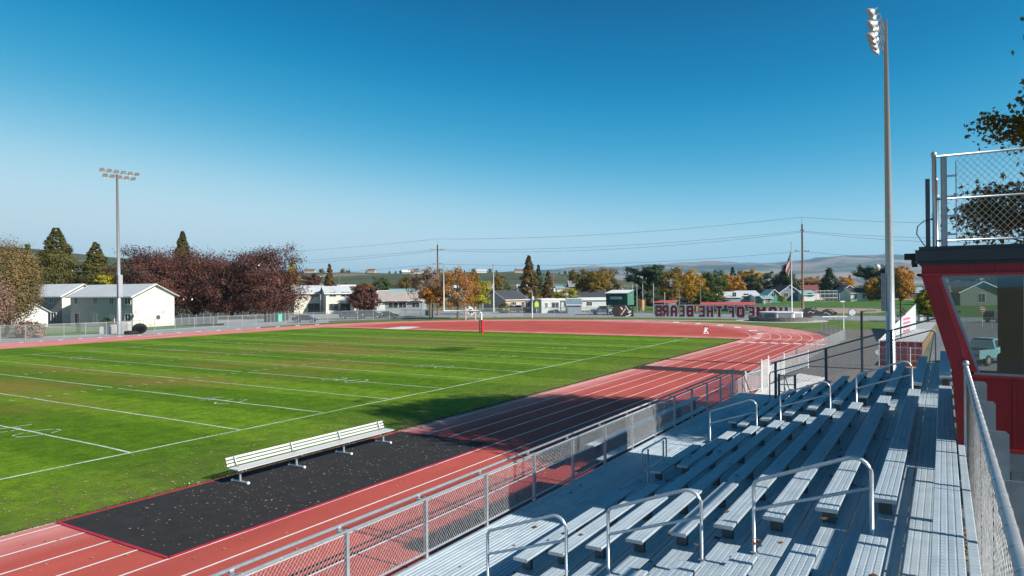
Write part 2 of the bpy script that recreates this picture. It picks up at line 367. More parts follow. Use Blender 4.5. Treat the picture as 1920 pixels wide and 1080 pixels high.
def track_mat():
    m = bpy.data.materials.new('track_surface'); m.use_nodes = True; nt = m.node_tree; b = nt.nodes['Principled BSDF']
    b.inputs['Roughness'].default_value = .85; b.inputs['Specular IOR Level'].default_value = .15
    g = nt.nodes.new('ShaderNodeNewGeometry'); N_ = nt.nodes.new; L = nt.links.new
    def noise(sc, det=4, rough=.5, mp=None):
        n = N_('ShaderNodeTexNoise'); n.inputs['Scale'].default_value = sc; n.inputs['Detail'].default_value = det; n.inputs['Roughness'].default_value = rough
        k = N_('ShaderNodeMapping'); k.inputs['Scale'].default_value = mp or (1, 1, 1); L(g.outputs['Position'], k.inputs[0]); L(k.outputs[0], n.inputs['Vector']); return n.outputs[0]
    def ramp(f, a, b_, ca, cb):
        r = N_('ShaderNodeValToRGB'); r.color_ramp.elements[0].position = a; r.color_ramp.elements[1].position = b_
        r.color_ramp.elements[0].color = (*ca, 1); r.color_ramp.elements[1].color = (*cb, 1); L(f, r.inputs[0]); return r.outputs[0]
    base = ramp(noise(60, 4, .7), .3, .7, (.40, .052, .036), (.53, .078, .054))
    drift = ramp(noise(.35, 6, .6, (.4, 1, 1)), .35, .7, (.80, .80, .82), (1.10, 1.28, 1.30))
    x = N_('ShaderNodeMix'); x.data_type = 'RGBA'; x.blend_type = 'MULTIPLY'; x.inputs[0].default_value = 1; L(base, x.inputs[6]); L(drift, x.inputs[7]); c = x.outputs[2]
    # chalky pink wear on the inside lane and round the rim of the curve
    sx = N_('ShaderNodeSeparateXYZ'); L(g.outputs['Position'], sx.inputs[0])
    def mr(src, a, b_, t0=0, t1=1):
        r = N_('ShaderNodeMapRange'); r.inputs['From Min'].default_value = a; r.inputs['From Max'].default_value = b_; r.inputs['To Min'].default_value = t0; r.inputs['To Max'].default_value = t1; L(src, r.inputs[0]); return r.outputs[0]
    def mul(a, b_, op='MULTIPLY'):
        k = N_('ShaderNodeMath'); k.operation = op; L(a, k.inputs[0])
        if isinstance(b_, float): k.inputs[1].default_value = b_
        else: L(b_, k.inputs[1])
        return k.outputs[0]
    inner = mul(mr(sx.outputs[1], 16.8, 18.6), mr(sx.outputs[1], 19.2, 19.3, 1, 0))
    cx = N_('ShaderNodeCombineXYZ'); cx.inputs[0].default_value = 77.6; cx.inputs[1].default_value = 51.4
    cz = N_('ShaderNodeCombineXYZ'); L(sx.outputs[0], cz.inputs[0]); L(sx.outputs[1], cz.inputs[1])
    dst = N_('ShaderNodeVectorMath'); dst.operation = 'DISTANCE'; L(cx.outputs[0], dst.inputs[0]); L(cz.outputs[0], dst.inputs[1])
    rim = mul(mr(dst.outputs['Value'], 33, 37), mr(sx.outputs[0], 82, 92)); far = mr(sx.outputs[1], 80, 86)
    edge2 = mul(mr(sx.outputs[0], 78.6, 80, 0, 1), mr(sx.outputs[0], 80, 83.5, 1, 0))
    w = mul(mul(inner, rim, 'MAXIMUM'), mul(far, edge2, 'MAXIMUM'), 'MAXIMUM')
    nn = mr(noise(.5, 6, .65, (.35, 1, 1)), .3, .6, .25, 1)
    w = mul(mul(mul(w, nn), .85), .10, 'ADD')
    y = N_('ShaderNodeMix'); y.data_type = 'RGBA'; L(w, y.inputs[0]); L(c, y.inputs[6]); y.inputs[7].default_value = (.72, .30, .28, 1)
    L(y.outputs[2], b.inputs['Base Color'])
    bu = N_('ShaderNodeBump'); bu.inputs['Strength'].default_value = .35; bu.inputs['Distance'].default_value = .01; L(noise(120, 3, .7), bu.inputs['Height']); L(bu.outputs[0], b.inputs['Normal'])
    return m
TRACK = track_mat()
YC, UC = 51.4, 77.6
def arc(r, a0, a1, n=60): return [(UC+r*math.cos(a0+(a1-a0)*i/n), YC+r*math.sin(a0+(a1-a0)*i/n)) for i in range(n+1)]
RO = 41.0
sheet('running_track', [(-70, 7.9), (33, 7.9), (45, 9.6), (UC, YC-RO-.6)]+arc(RO, -math.pi/2, math.pi/2)+[(-70, 96.2)], 0, TRACK)
sheet('football_field', [(-70, 18.95), (78.7, 18.95), (78.7, 83.8), (-70, 83.8)], .012, TURF)
# lawn between track and far fence, paths, roads
FENCE_PX = [(-260, 655), (-100, 645), (48, 637), (120, 633.5), (200, 630), (290, 622), (400, 616), (480, 611), (560, 606), (640, 602), (700, 599.5), (760, 598), (875, 597), (980, 593.5), (1100, 593.5), (1228, 594.5), (1345, 596), (1477, 598), (1553, 600), (1632, 601.5), (1700, 602)]
lz = lambda n, p, z, m: sheet(n, pxs(p), z, m)
lz('asphalt_apron', [(-300, 700), (-60, 668), (0, 664), (200, 645), (480, 625), (620, 604), (610, 601), (480, 607), (400, 611), (290, 618), (200, 625), (48, 632), (-300, 658)], -.035, M('pale_asphalt', (.30, .31, .32), .9, 0, .12, .5, .2, 10))
lz('outer_lawn', [(480, 620), (700, 606), (960, 608), (1300, 612), (1480, 630), (1620, 640), (1660, 622), (1700, 606), (1632, 602), (1477, 599), (1228, 596), (980, 596), (760, 599), (640, 603.5), (560, 608), (490, 612.5)], -.03, LAWN_DRY)
lz('sandy_strip', [(880, 599.2), (1228, 599.2), (1440, 602), (1440, 603.2), (1228, 600.6), (880, 600.2)], -.022, M('sand_strip', (.5, .40, .28), .9, 0, .1, .5))
lz('street', [(300, 612), (480, 607.5), (560, 603.5), (640, 600.5), (760, 597.5), (980, 594.5), (1228, 595.5), (1477, 598.5), (1700, 602), (1960, 604), (2300, 606), (2300, 598), (1800, 594), (1560, 591), (1300, 588), (1000, 584.6), (860, 582.5), (740, 583), (620, 587), (500, 596), (300, 604)], -.04, M('street_asphalt', (.27, .27, .28), .9, 0, .1, .3, .1))
lz('ballpark_lawn', [(1270, 589), (1560, 591.5), (1800, 594.5), (2300, 598), (2600, 575), (2300, 553), (1900, 556.5), (1560, 560), (1300, 563), (1180, 566), (1180, 583)], -.045, LAWN)
lz('ballpark_infield', [(1380, 579.5), (1500, 576.8), (1620, 577.8), (1690, 581.5), (1640, 586.5), (1520, 588), (1400, 585)], -.037, DIRT)
lz('ballpark_warning_track', [(1500, 563.2), (1640, 561.8), (1760, 562.5), (1760, 560), (1620, 559.2), (1480, 560.8)], -.037, DIRT)
lz('apartment_lawn', [(60, 631), (110, 630), (190, 627.5), (250, 620.5), (420, 612), (420, 606), (330, 610), (200, 613), (130, 614), (50, 615)], -.04, LAWN)
lz('roadside_grass', [(560, 600), (700, 596.5), (1000, 596.2), (1000, 595.2), (700, 595.2), (560, 598)], -.034, LAWN_DRY)
# right-hand side behind the bleachers
GRAV = M('gravel_yard', (.085, .08, .078), .95, 0, .4, 9, .6, 40, col2=(.22, .19, .165), detail=10)
sheet('gravel_yard', [(-40, 7.9), (33, 7.9), (45, 9.6), (UC, 9.8), (92, 14), (100, 17), (104, 6), (70, 2.4), (42, 1.3), (30, .2), (30, -30), (-40, -30)], -.02, GRAV)
lz('concrete_walk', [(1688, 700), (1757, 604), (1717, 604), (1716, 618), (1660, 641), (1640, 660), (1680, 700)], -.008, M('pale_walk', (.46, .46, .45), .85, 0, .06, 1, .1))
lz('leaf_strip', [(1690, 700), (1757, 605), (1761, 605), (1712, 700)], -.004, M('leaf_litter_strip', (.36, .22, .09), .95, 0, .5, 6, .6, 30, detail=10))
sheet('parking_asphalt', [(36, .4), (45, .9), (130, 1.0), (130, -60), (36, -60)], -.012, ASPH)
# ------------------------------------------------------------------ painted lines (each set is one worn paint layer)
PAINT = M('track_paint', (.80, .79, .78), .6, 0, .08, 5)
def worn_paint():
    m = bpy.data.materials.new('field_chalk'); m.use_nodes = True; nt = m.node_tree; b = nt.nodes['Principled BSDF']; b.inputs['Roughness'].default_value = .9
    g = nt.nodes.new('ShaderNodeNewGeometry'); n = nt.nodes.new('ShaderNodeTexNoise'); n.inputs['Scale'].default_value = 22; n.inputs['Detail'].default_value = 6; nt.links.new(g.outputs['Position'], n.inputs['Vector'])
    n3 = nt.nodes.new('ShaderNodeTexNoise'); n3.inputs['Scale'].default_value = .5; nt.links.new(g.outputs['Position'], n3.inputs['Vector'])
    ad = nt.nodes.new('ShaderNodeMath'); ad.operation = 'MULTIPLY_ADD'; ad.inputs[1].default_value = .4; nt.links.new(n3.outputs[0], ad.inputs[0]); nt.links.new(n.outputs[0], ad.inputs[2])
    r = nt.nodes.new('ShaderNodeValToRGB'); r.color_ramp.elements[0].position = .55; r.color_ramp.elements[1].position = .78
    r.color_ramp.elements[0].color = (.13, .21, .07, 1); r.color_ramp.elements[1].color = (.66, .70, .60, 1)
    nt.links.new(ad.outputs[0], r.inputs[0]); nt.links.new(r.outputs[0], b.inputs['Base Color']); return m
CHALK = worn_paint()
def strip(mb, pts, w, z):
    pts = [Vector((p[0], p[1])) for p in pts]
    L = []
    for i, p in enumerate(pts):
        d = (pts[min(i+1, len(pts)-1)]-pts[max(i-1, 0)]).normalized(); n = Vector((-d.y, d.x))*w/2; L.append((p+n, p-n))
    for (a, b), (c, d) in zip(L, L[1:]): mb.quad((a.x, a.y, z), (b.x, b.y, z), (d.x, d.y, z), (c.x, c.y, z))
# near mat covers lanes between X 8.9..21.7, Y 14.25..18.75
def lane_pts(y):
    r = YC-y; return [(-60, y), (UC, y)]+arc(r, -math.pi/2, math.pi*.5, 70)+[(-60, YC+r)]
MATX = (8.85, 21.65); XM = (46.6, 49.1)
for i in range(8):
    y = 18.6-1.105*i; mb = MB()
    segs = [(-60, MATX[0]), (MATX[1], XM[0]), (XM[1], UC)] if i < 4 or y > 14.3 else [(-60, XM[0]), (XM[1], UC)]
    for a, b in segs: strip(mb, [(a, y), (b, y)], .06, .005)
    strip(mb, arc(YC-y, -math.pi/2, -.02 if i < 3 else .25, 60), .06, .005)
    put('lane_line', mb, PAINT, kind='structure')
mb = MB(); strip(mb, [(-60, 18.93), (MATX[0], 18.93)], .1, .006); strip(mb, [(MATX[1], 18.93), (XM[0], 18.93)], .1, .006); strip(mb, [(XM[1], 18.93), (78.6, 18.93)], .1, .006); put('inner_edge_line', mb, PAINT, kind='structure')
# exchange marks and start marks
mb = MB()
for i in range(8): mb.box(74.2, 75.3, 18.6-1.105*i-1.0+.12, 18.6-1.105*i-.2, .004, .006)
for x, y in [(1300+i*0, 0) for i in ()]: pass
for px, py, w in [(1418, 633, 12), (1425, 625, 12), (1412, 619, 16), (1383, 613, 12), (1350, 609, 12), (1309, 606, 10), (1268, 603.5, 12)]:
    a, b = gz(px-w/2, py), gz(px+w/2, py); c = gz(px+w/2, py+1.6); d = gz(px-w/2, py+1.6); mb.quad((a[0], a[1], .006), (d[0], d[1], .006), (c[0], c[1], .006), (b[0], b[1], .006))
for i in range(16):
    px = 40+i*37; py = 641.5-i*2.25
    for dx in (0,):
        a, b = gz(px-4, py), gz(px+4, py-.3); c = gz(px+4, py+.7); d = gz(px-4, py+1); mb.quad((a[0], a[1], .006), (d[0], d[1], .006), (c[0], c[1], .006), (b[0], b[1], .006))
put('track_start_marks', mb, PAINT, kind='structure')
mb = MB(); strip(mb, [(-60, 96.1), (66, 97.5)], .5, -.02); put('concrete_kerb_edge', mb, CONC, kind='structure')
q = pxs([(705, 617.8), (752, 618), (790, 613), (770, 612.4), (752, 612.4)]); sheet('runway_patch', q, .004, M('pale_runway', (.72, .62, .58), .8, 0, .08, 1))
BLUEM = M('faded_lane_marks', (.30, .22, .26), .8, 0, .2, 3)
mb = MB()
for k in range(26):
    x = random.uniform(56, 76); i = random.randrange(7); y = 18.6-1.105*i-.2; mb.box(x, x+random.choice((.12, .25)), y-.8, y, .003, .0045)
put('faded_event_marks', mb, BLUEM, kind='structure')
# football markings
U0_, YN, YF = 14.078, 24.735, 73.5
def hand(p0, p1, n=26, j=.025):
    return [(p0[0]+(p1[0]-p0[0])*i/n+random.gauss(0, j), p0[1]+(p1[1]-p0[1])*i/n+random.gauss(0, j)) for i in range(n+1)]
for y in (YN, YF):
    mb = MB(); strip(mb, hand((-60, y), (78.0, y), 80), .13, .018); put('side_line', mb, CHALK, kind='structure')
for k in range(-10, 13):
    x = U0_+4.572*k; mb = MB(); strip(mb, hand((x, YN), (x, YF)), .11, .019); put('yard_line', mb, CHALK, kind='structure')
mb = MB()
for k in range(-50, 60):
    x = U0_+.9144*k
    for y in (YN+17.8, YF-17.8): mb.box(x-.04, x+.04, y-.3, y+.3, .017, .019)
put('hash_marks', mb, CHALK, kind='structure')
def ell(cx, cy, a, b, th0=0, th1=6.283, n=26): return [(cx+a*math.cos(th0+(th1-th0)*i/n)+random.gauss(0, .015), cy+b*math.sin(th0+(th1-th0)*i/n)+random.gauss(0, .015)) for i in range(n+1)]
DIG = {'0': lambda x, y: [ell(x, y, .85, .55)], '1': lambda x, y: [[(x-.85, y), (x+.85, y)], [(x-.85, y-.3), (x-.85, y+.3)]],
       '2': lambda x, y: [ell(x+.45, y, .4, .5, -2.2, 2.2), [(x-.1, y-.5), (x-.85, y+.5), (x-.85, y-.5)]],
       '3': lambda x, y: [ell(x+.42, y, .42, .5, -2.4, 1.9), ell(x-.42, y, .42, .55, -1.9, 2.4)],
       '4': lambda x, y: [[(x-.85, y-.2), (x+.85, y-.2), (x-.2, y+.55), (x-.2, y-.5)]],
       '5': lambda x, y: [ell(x-.35, y, .5, .5, -2.6, 1.8), [(x+.05, y+.45), (x+.85, y+.4), (x+.85, y-.45)]]}
for k, dg, side in [(0, '5', 1), (2, '4', 1), (4, '3', 1), (6, '2', 1), (8, '1', 1), (10, '1', 1), (-2, '4', 1), (4, '3', 2), (6, '2', 2), (8, '1', 2), (2, '4', 2)]:
    x = U0_+4.572*k; yc = 32.6 if side == 1 else YF-7.9
    mb = MB()
    for ch, yy in ((dg, yc+.95), ('0', yc-.95)):
        for pl in DIG[ch](x, yy):
            out = []
            for a, b in zip(pl, pl[1:]):
                n = max(1, int(math.dist(a, b)/.25)); out += [(a[0]+(b[0]-a[0])*i/n, a[1]+(b[1]-a[1])*i/n) for i in range(n)]
            out.append(pl[-1])
            for w_, off in ((.07, 0),):
                run = []
                for p in out:
                    run.append(p)
                    if random.random() < .22:
                        if len(run) > 1: strip(mb, run, .09, .021)
                        run = []
                if len(run) > 1: strip(mb, run, .09, .021)
    put('yard_number', mb, CHALK, kind='structure')

# ragged grass fringe where turf meets track and mat (stuff)
def fringe():
    n = 26000; rng = np.random.RandomState(5); V = []; 
    xs = rng.uniform(2, 78.7, n)**1.0; side = rng.rand(n)
    x = xs.copy(); y = 18.95+np.abs(rng.normal(0, .10, n))-.06
    k = side > .72; x[k] = 78.7-np.abs(rng.normal(0, .12, k.sum()))+.08; y[k] = rng.uniform(19, 80, k.sum())
    h = rng.uniform(.02, .06, n); a = rng.uniform(0, 6.28, n); w = .012+x*.0003
    v = np.zeros((n*3, 3)); 
    v[0::3] = np.c_[x-np.cos(a)*w, y-np.sin(a)*w, np.full(n, .01)]; v[1::3] = np.c_[x+np.cos(a)*w, y+np.sin(a)*w, np.full(n, .01)]
    v[2::3] = np.c_[x+rng.normal(0, .02, n), y+rng.normal(0, .02, n), .01+h]
    me = bpy.data.meshes.new('grass_fringe'); me.vertices.add(n*3); me.vertices.foreach_set('co', v.ravel()); me.loops.add(n*3); me.loops.foreach_set('vertex_index', np.arange(n*3)); me.polygons.add(n)
    me.polygons.foreach_set('loop_start', np.arange(0, n*3, 3)); me.update(calc_edges=True); me.validate()
    link('grass_fringe', me, leafmat('grass_blades', [(.03, .07, .01), (.07, .14, .02), (.16, .17, .05)], .1), kind='stuff', label='ragged grass edge where the field meets the red track')
fringe()

def scatter_leaves(name, label, spots, mat, size=(.03, .07), z=.01):
    rng = np.random.RandomState(len(spots)); mb = MB()
    for (x, y, zz) in spots:
        s = rng.uniform(*size); a = rng.uniform(0, 6.28); k = 5; t = rng.uniform(-.35, .35, 2)
        pts = []
        for i in range(k):
            r = s*rng.uniform(.45, 1.05); b = a+i*2*math.pi/k; dx, dy = r*math.cos(b), r*math.sin(b); pts.append((x+dx, y+dy, zz+z+abs(dx*t[0]+dy*t[1])+.003))
        mb.quad(*pts)
    put(name, mb, mat, kind='stuff', label=label)
TANLEAF = leafmat('tan_fallen_leaf', [(.20, .11, .05), (.42, .27, .13), (.60, .48, .28)], .1)
BRNLEAF = leafmat('brown_fallen_leaf', [(.06, .03, .018), (.16, .07, .03), (.30, .14, .05)], .1)
rng = random.Random(11)
scatter_leaves('mat_leaves', 'dry tan leaves scattered over the black mat', [(rng.uniform(9.2, 21.5), 14.4+4.2*rng.random()**1.3, .02) for _ in range(330)]+[(rng.gauss(rng.choice((12.5, 16, 19.5)), .9), rng.gauss(rng.choice((16.2, 15.2, 17.4)), .5), .02) for _ in range(260)], TANLEAF, (.01, .036))
scatter_leaves('track_leaves', 'small tan leaves scattered along the red lanes', [(rng.uniform(3, 80), 8.5+10*rng.random(), 0) for _ in range(1300)]+[(rng.uniform(20, 60), rng.gauss(19.1, .25), .01) for _ in range(1200)], TANLEAF, (.02, .055))
scatter_leaves('field_leaves', 'tan leaves scattered over the sideline grass', [(rng.uniform(5, 78), 19+abs(rng.gauss(0, 3.2)), .02) for _ in range(2000)]+[(78.9+rng.random()*38, rng.uniform(22, 78), 0) for _ in range(900)], TANLEAF, (.02, .06))
scatter_leaves('lawn_leaves', 'yellow leaves fallen on the lawn outside the curve', [(float(p[0]), float(p[1]), 0) for p in [gz(rng.uniform(1440, 1700), rng.uniform(603, 640)) for _ in range(900)]]+[(float(p[0]), float(p[1]), 0) for p in [gz(rng.uniform(700, 1300), rng.uniform(597.5, 601)) for _ in range(900)]], leafmat('yellow_fallen_leaf', [(.4, .25, .05), (.6, .42, .1)], .1), (.05, .11))

# ------------------------------------------------------------------ exchange mats on the track
MATBLK = M('black_mat_rubber', (.015, .013, .014), .95, 0, .35, 2.5, .4, 40)
MATRED = M('red_mat_binding', (.42, .02, .05), .7, 0, .15, 3)
t = thing('track_mat', 'large black cross-over mat with red binding under the white bench', 'mat', (15.2, 16.4, 0))
mb = MB(); mb.prism([(8.9, 14.25), (12, 14.22), (15, 14.30), (18, 14.18), (21.65, 14.28), (21.6, 18.7), (15, 18.78), (8.85, 18.8)], .004, .016); put('mat_sheet', mb, MATBLK, t)
for a, b in [((8.85, 14.2), (21.65, 14.24)), ((8.85, 14.2), (8.83, 18.84)), ((21.66, 14.24), (21.62, 18.74)), ((8.85, 18.84), (21.62, 18.75))]:
    mb = MB(); n = 10; pts = [(a[0]+(b[0]-a[0])*i/n, a[1]+(b[1]-a[1])*i/n+random.gauss(0, .012), .017) for i in range(n+1)]
    for p, q in zip(pts, pts[1:]): mb.bar(p, q, .09, .012)
    put('red_binding', mb, MATRED, t)
t = thing('cross_over_mat', 'narrow black mat laid across all lanes farther along the track', 'mat', (47.8, 14, 0))
for y0, y1 in ((14.05, 18.9), (9.4, 13.85)):
    mb = MB(); mb.box(XM[0]+.15, XM[1]-.15, y0, y1, .004, .014); put('mat_sheet', mb, MATBLK, t)
    mb = MB(); mb.box(XM[0], XM[0]+.15, y0, y1, .004, .016); mb.box(XM[1]-.15, XM[1], y0, y1, .004, .016); put('red_binding', mb, MATRED, t)
mb = MB(); mb.box(XM[0]+.05, XM[1]-.05, 13.86, 14.04, .004, .017); put('red_binding', mb, MATRED, t)

# ------------------------------------------------------------------ BLEACHERS
def rowY(k): return 5.6-.61*(k-1)
def rowZ(k): return 1.64+.2032*(k-1)
def plank_prof(y0, y1, z1, th, n=4, g=.0035, gw=.009):
    """ribbed aluminium extrusion seen end on: y0 > y1"""
    w = (y0-y1); p = [(y0-.004, z1-th), (y0, z1-.008), (y0-.006, z1)]
    step = w/n
    for i in range(1, n):
        c = y0-step*i; p += [(c+gw, z1), (c+gw*.72, z1-g), (c-gw*.72, z1-g), (c-gw, z1)]
    p += [(y1+.006, z1), (y1, z1-.008), (y1+.004, z1-th)]
    return p
stand = thing('grandstand', 'aluminium grandstand of ten bench rows with two stepped aisles', 'bleachers', (12, 3, 0))
SECT = [(-4, 7.63), (9.03, 19.03), (20.1, 28.0)]
for k in range(1, 11):
    y, z = rowY(k), rowZ(k)
    for si, (a, b) in enumerate(SECT):
        runs = [(a, b)]
        if si == 1 and k == 1: runs = [(a, 13.15), (14.85, 17.9)]
        if si == 1 and k == 2: runs = [(a, 13.15), (14.85, b)]
        if k == 10: runs = [(a, b if si != 0 else 9.0)] if si != 1 else [(9.02, 18.3)]
        if si == 2 and k == 1: runs = [(21.5, 26.5)]
        for c, d in runs:
            mb = MB(); mb.ext_x(plank_prof(y, y-.242, z, .042), c, d)
            o = put('seat_plank', mb, ALUW, stand)
            for e in (c, d):
                mc = MB(); s = -1 if e == c else 1; mc.box(min(e, e+s*.006), max(e, e+s*.006), y-.244, y+.002, z-.046, z+.002)
                put('end_cap', mc, ALU, o)
            n = max(2, int(round((d-c)/1.83))+1)
            for i in range(n):
                x = c+.22+(d-c-.44)*i/(n-1)
                mb = MB(); mb.box(x-.035, x+.035, y-.19, y-.05, z-.43, z-.045); mb.box(x-.04, x+.04, y-.235, y-.01, z-.06, z-.043); put('seat_bracket', mb, DARKSTEEL, stand)
    # foot boards behind the front edge
    zf = z-.43
    if k >= 2:
        for j in range(2):
            ya = y+.56-j*.30
            for c, d in ((-4, 12.2), (12.215, 28.1)):
                mb = MB(); mb.ext_x(plank_prof(ya, ya-.29, zf, .04, 4, .003), c, d); put('foot_plank', mb, ALUW, stand)
        mb = MB(); mb.box(-4, 28.1, y+.52, y+.545, zf-.20, zf-.045); put('riser_plank', mb, GALVD, stand)
mb = MB(); mb.ext_x(plank_prof(-.155, -.235, rowZ(10)-.03, .04, 1), -4, 11.8); put('back_strip', mb, ALUW, stand)
for j in range(8):
    ya = 7.42-j*.243
    for c, d in ((-4, 12.2), (12.215, 30.5)):
        mb = MB(); mb.ext_x(plank_prof(ya, ya-.234, 1.21, .045, 3, .012, .019), c, d); put('walkway_plank', mb, ALUW, stand)
mb = MB(); mb.box(-4, 30.5, 7.43, 7.46, 1.02, 1.2); put('edge_beam', mb, GALVD, stand)
# understructure frames
for x in [-3+1.83*i for i in range(18)]:
    mb = MB()
    mb.bar((x, 7.35, 1.12), (x, 5.5, 1.12), .06, .1); mb.bar((x, 5.5, 1.1), (x, -.2, 2.92), .06, .1)
    for yy, zz in ((7.3, 1.1), (5.0, 1.2), (2.6, 1.95), (-.1, 2.85)):
        mb.box(x-.04, x+.04, yy-.04, yy+.04, 0, zz)
    mb.bar((x, 5, .1), (x, 2.6, 1.7), .05, .05); mb.bar((x, 2.6, .1), (x, -.1, 2.4), .05, .05); mb.bar((x, 7.3, .1), (x, 5, .1), .05, .05); mb.bar((x, 2.6, .06), (x, -.1, .06), .05, .05)
    put('support_frame', mb, GALVD, stand)
mb = MB()
for i in range(0, 17, 2):
    x = -3+1.83*i; mb.bar((x, -.1, .15), (x+1.83, -.1, 2.6), .05, .05); mb.bar((x, 2.6, .15), (x+1.83, 2.6, 1.6), .05, .05)
put('cross_braces', mb, GALVD, stand)
def bend(a, c, b, r, n=7):
    """corner at c between a and b rounded with radius r"""
    a, b, c = Vector(a), Vector(b), Vector(c); u = (a-c).normalized(); v = (b-c).normalized(); ang = u.angle(v); t = r/math.tan(ang/2)
    p0 = c+u*t; p1 = c+v*t; cen = c+(u+v).normalized()*(r/math.sin(ang/2)); out = []
    e0 = p0-cen; e1 = p1-cen; w = e0.angle(e1)
    for i in range(n+1):
        s = i/n; out.append(cen+(e0*math.sin((1-s)*w)+e1*math.sin(s*w))/math.sin(w))
    return out
for x in (8.33, 19.55):
    for k in (2, 5, 8):
        y0 = rowY(k)+.56 if k > 2 else rowY(2)+.6; y1 = rowY(k+2)+.56; z0 = rowZ(k)-.43; z1 = rowZ(k+2)-.43
        if k == 2: y0 = 5.6; z0 = 1.41
        h = .87; A = (x, y0, z0); B = (x, y0, z0+h-.04); Cc = (x, y1, z1+h+.02); Dd = (x, y1, z1)
        pts = [Vector(A)]+bend(A, B, Cc, .1)+bend(B, Cc, Dd, .16)+[Vector(Dd)]
        mb = MB(); mb.tube(pts, .0215, 10); o = put('aisle_handrail', mb, ALU, stand, smooth=True)
        mb = MB(); mb.tube([(x, y0, z0+.50), (x, y1, z1+.52)], .019, 8); put('mid_rail', mb, ALU, o)
        mb = MB()
        for yy, zz in ((y0, z0), (y1, z1)): mb.box(x-.05, x+.05, yy-.035, yy+.035, zz, zz+.02)
        put('base_plate', mb, GALVD, o)
# small loop rail at the wheelchair gap
mb = MB(); Y_ = 5.75
loop = [(14.75, Y_+.1, 1.72), (14.75, Y_+.1, 2.0)]; pts = bend((14.9, Y_, 1.6), (14.75, Y_, 1.6), (14.75, Y_, 2.1), .08)+bend((14.75, Y_, 1.6), (14.75, Y_, 2.09), (16.2, Y_, 2.09), .1)+bend((14.75, Y_, 2.09), (16.35, Y_, 2.09), (16.35, Y_, 1.6), .1)+bend((16.35, Y_, 2.09), (16.35, Y_, 1.6), (14.9, Y_, 1.6), .08)
pts.append(pts[0]); mb.tube(pts, .02, 8)
for x in (15.05, 16.05): mb.tube([(x, Y_-.03, 1.21), (x, Y_-.03, 2.07)], .02, 8)
put('ramp_rail', mb, ALU, stand, smooth=True)

def chain(mb, O, ax, L, az, Hh, cell=.072, r=.0016, lift=None):
    """woven wire diamonds over a rectangle O + ax*s + az*t"""
    O, ax, az = Vector(O), Vector(ax).normalized(), Vector(az).normalized(); nrm = ax.cross(az)
    slope = 1.15; run = Hh/slope
    def wire(s0, sgn):
        a0, t0 = s0, 0.; a1, t1 = s0+sgn*run, Hh
        if a1 < 0: t1 = Hh*(a0)/(a0-a1); a1 = 0
        if a1 > L: t1 = Hh*(L-a0)/(a1-a0); a1 = L
        if a0 < 0: t0 = Hh*(-a0)/(a1-a0) if a1 != a0 else 0; a0 = 0
        if a0 > L: t0 = Hh*(a0-L)/(a0-a1) if a1 != a0 else 0; a0 = L
        if t1 <= t0+.01: return
        p = O+ax*a0+az*t0+nrm*(.002*sgn); q = O+ax*a1+az*t1+nrm*(.002*sgn); d = (q-p).normalized(); u = nrm; w = d.cross(u)
        n = len(mb.v)
        for e in (p, q):
            for k in range(3):
                th = 2.094*k; mb.v.append(tuple(e+(u*math.cos(th)+w*math.sin(th))*r))
        for k in range(3): mb.f.append((n+k, n+(k+1) % 3, n+3+(k+1) % 3, n+3+k)); mb.m.append(0)
    n = int((L+run)/cell)+1
    for i in range(n+1):
        wire(-run+i*cell, 1); wire(i*cell, -1)
# front guard fence
ff = thing('front_guard_fence', 'galvanised chain link guard fence along the front walkway of the grandstand', 'fence', (12, 7.45, 1.2))
FP = [-3.58+1.83*i for i in range(19)]
for x in FP:
    mb = MB(); mb.box(x-.028, x+.028, 7.425, 7.485, .95, 2.22); put('post', mb, GALV, ff)
    mb = MB(); mb.box(x-.04, x+.04, 7.49, 7.63, 2.16, 2.18); mb.tube([(x-.03, 7.62, 2.22), (x+.03, 7.62, 2.22)], .034, 8); put('rail_bracket', mb, GALV, ff)
mb = MB(); mb.tube([(-4, 7.455, 2.19), (30.2, 7.455, 2.19)], .024, 8); put('top_rail', mb, GALV, ff, smooth=True)
mb = MB(); mb.tube([(-4, 7.455, 1.29), (30.2, 7.455, 1.29)], .021, 8); put('bottom_rail', mb, GALV, ff, smooth=True)
mb = MB(); mb.tube([(-4, 7.62, 2.235), (30.3, 7.62, 2.235)], .027, 10); put('hand_rail', mb, GALV, ff, smooth=True)
mb = MB(); chain(mb, (2, 7.45, 1.29), (1, 0, 0), 28.2, (0, 0, 1), .9, .072, .0021); put('chain_link', mb, WIRE, ff, kind='stuff')
mb = MB()
for x in [2+.6*i for i in range(47)]: mb.tube([(x, 7.455, 2.19), (x+.012, 7.455, 2.19)], .029, 6)
put('tie_wires', mb, GALV, ff, kind='stuff')
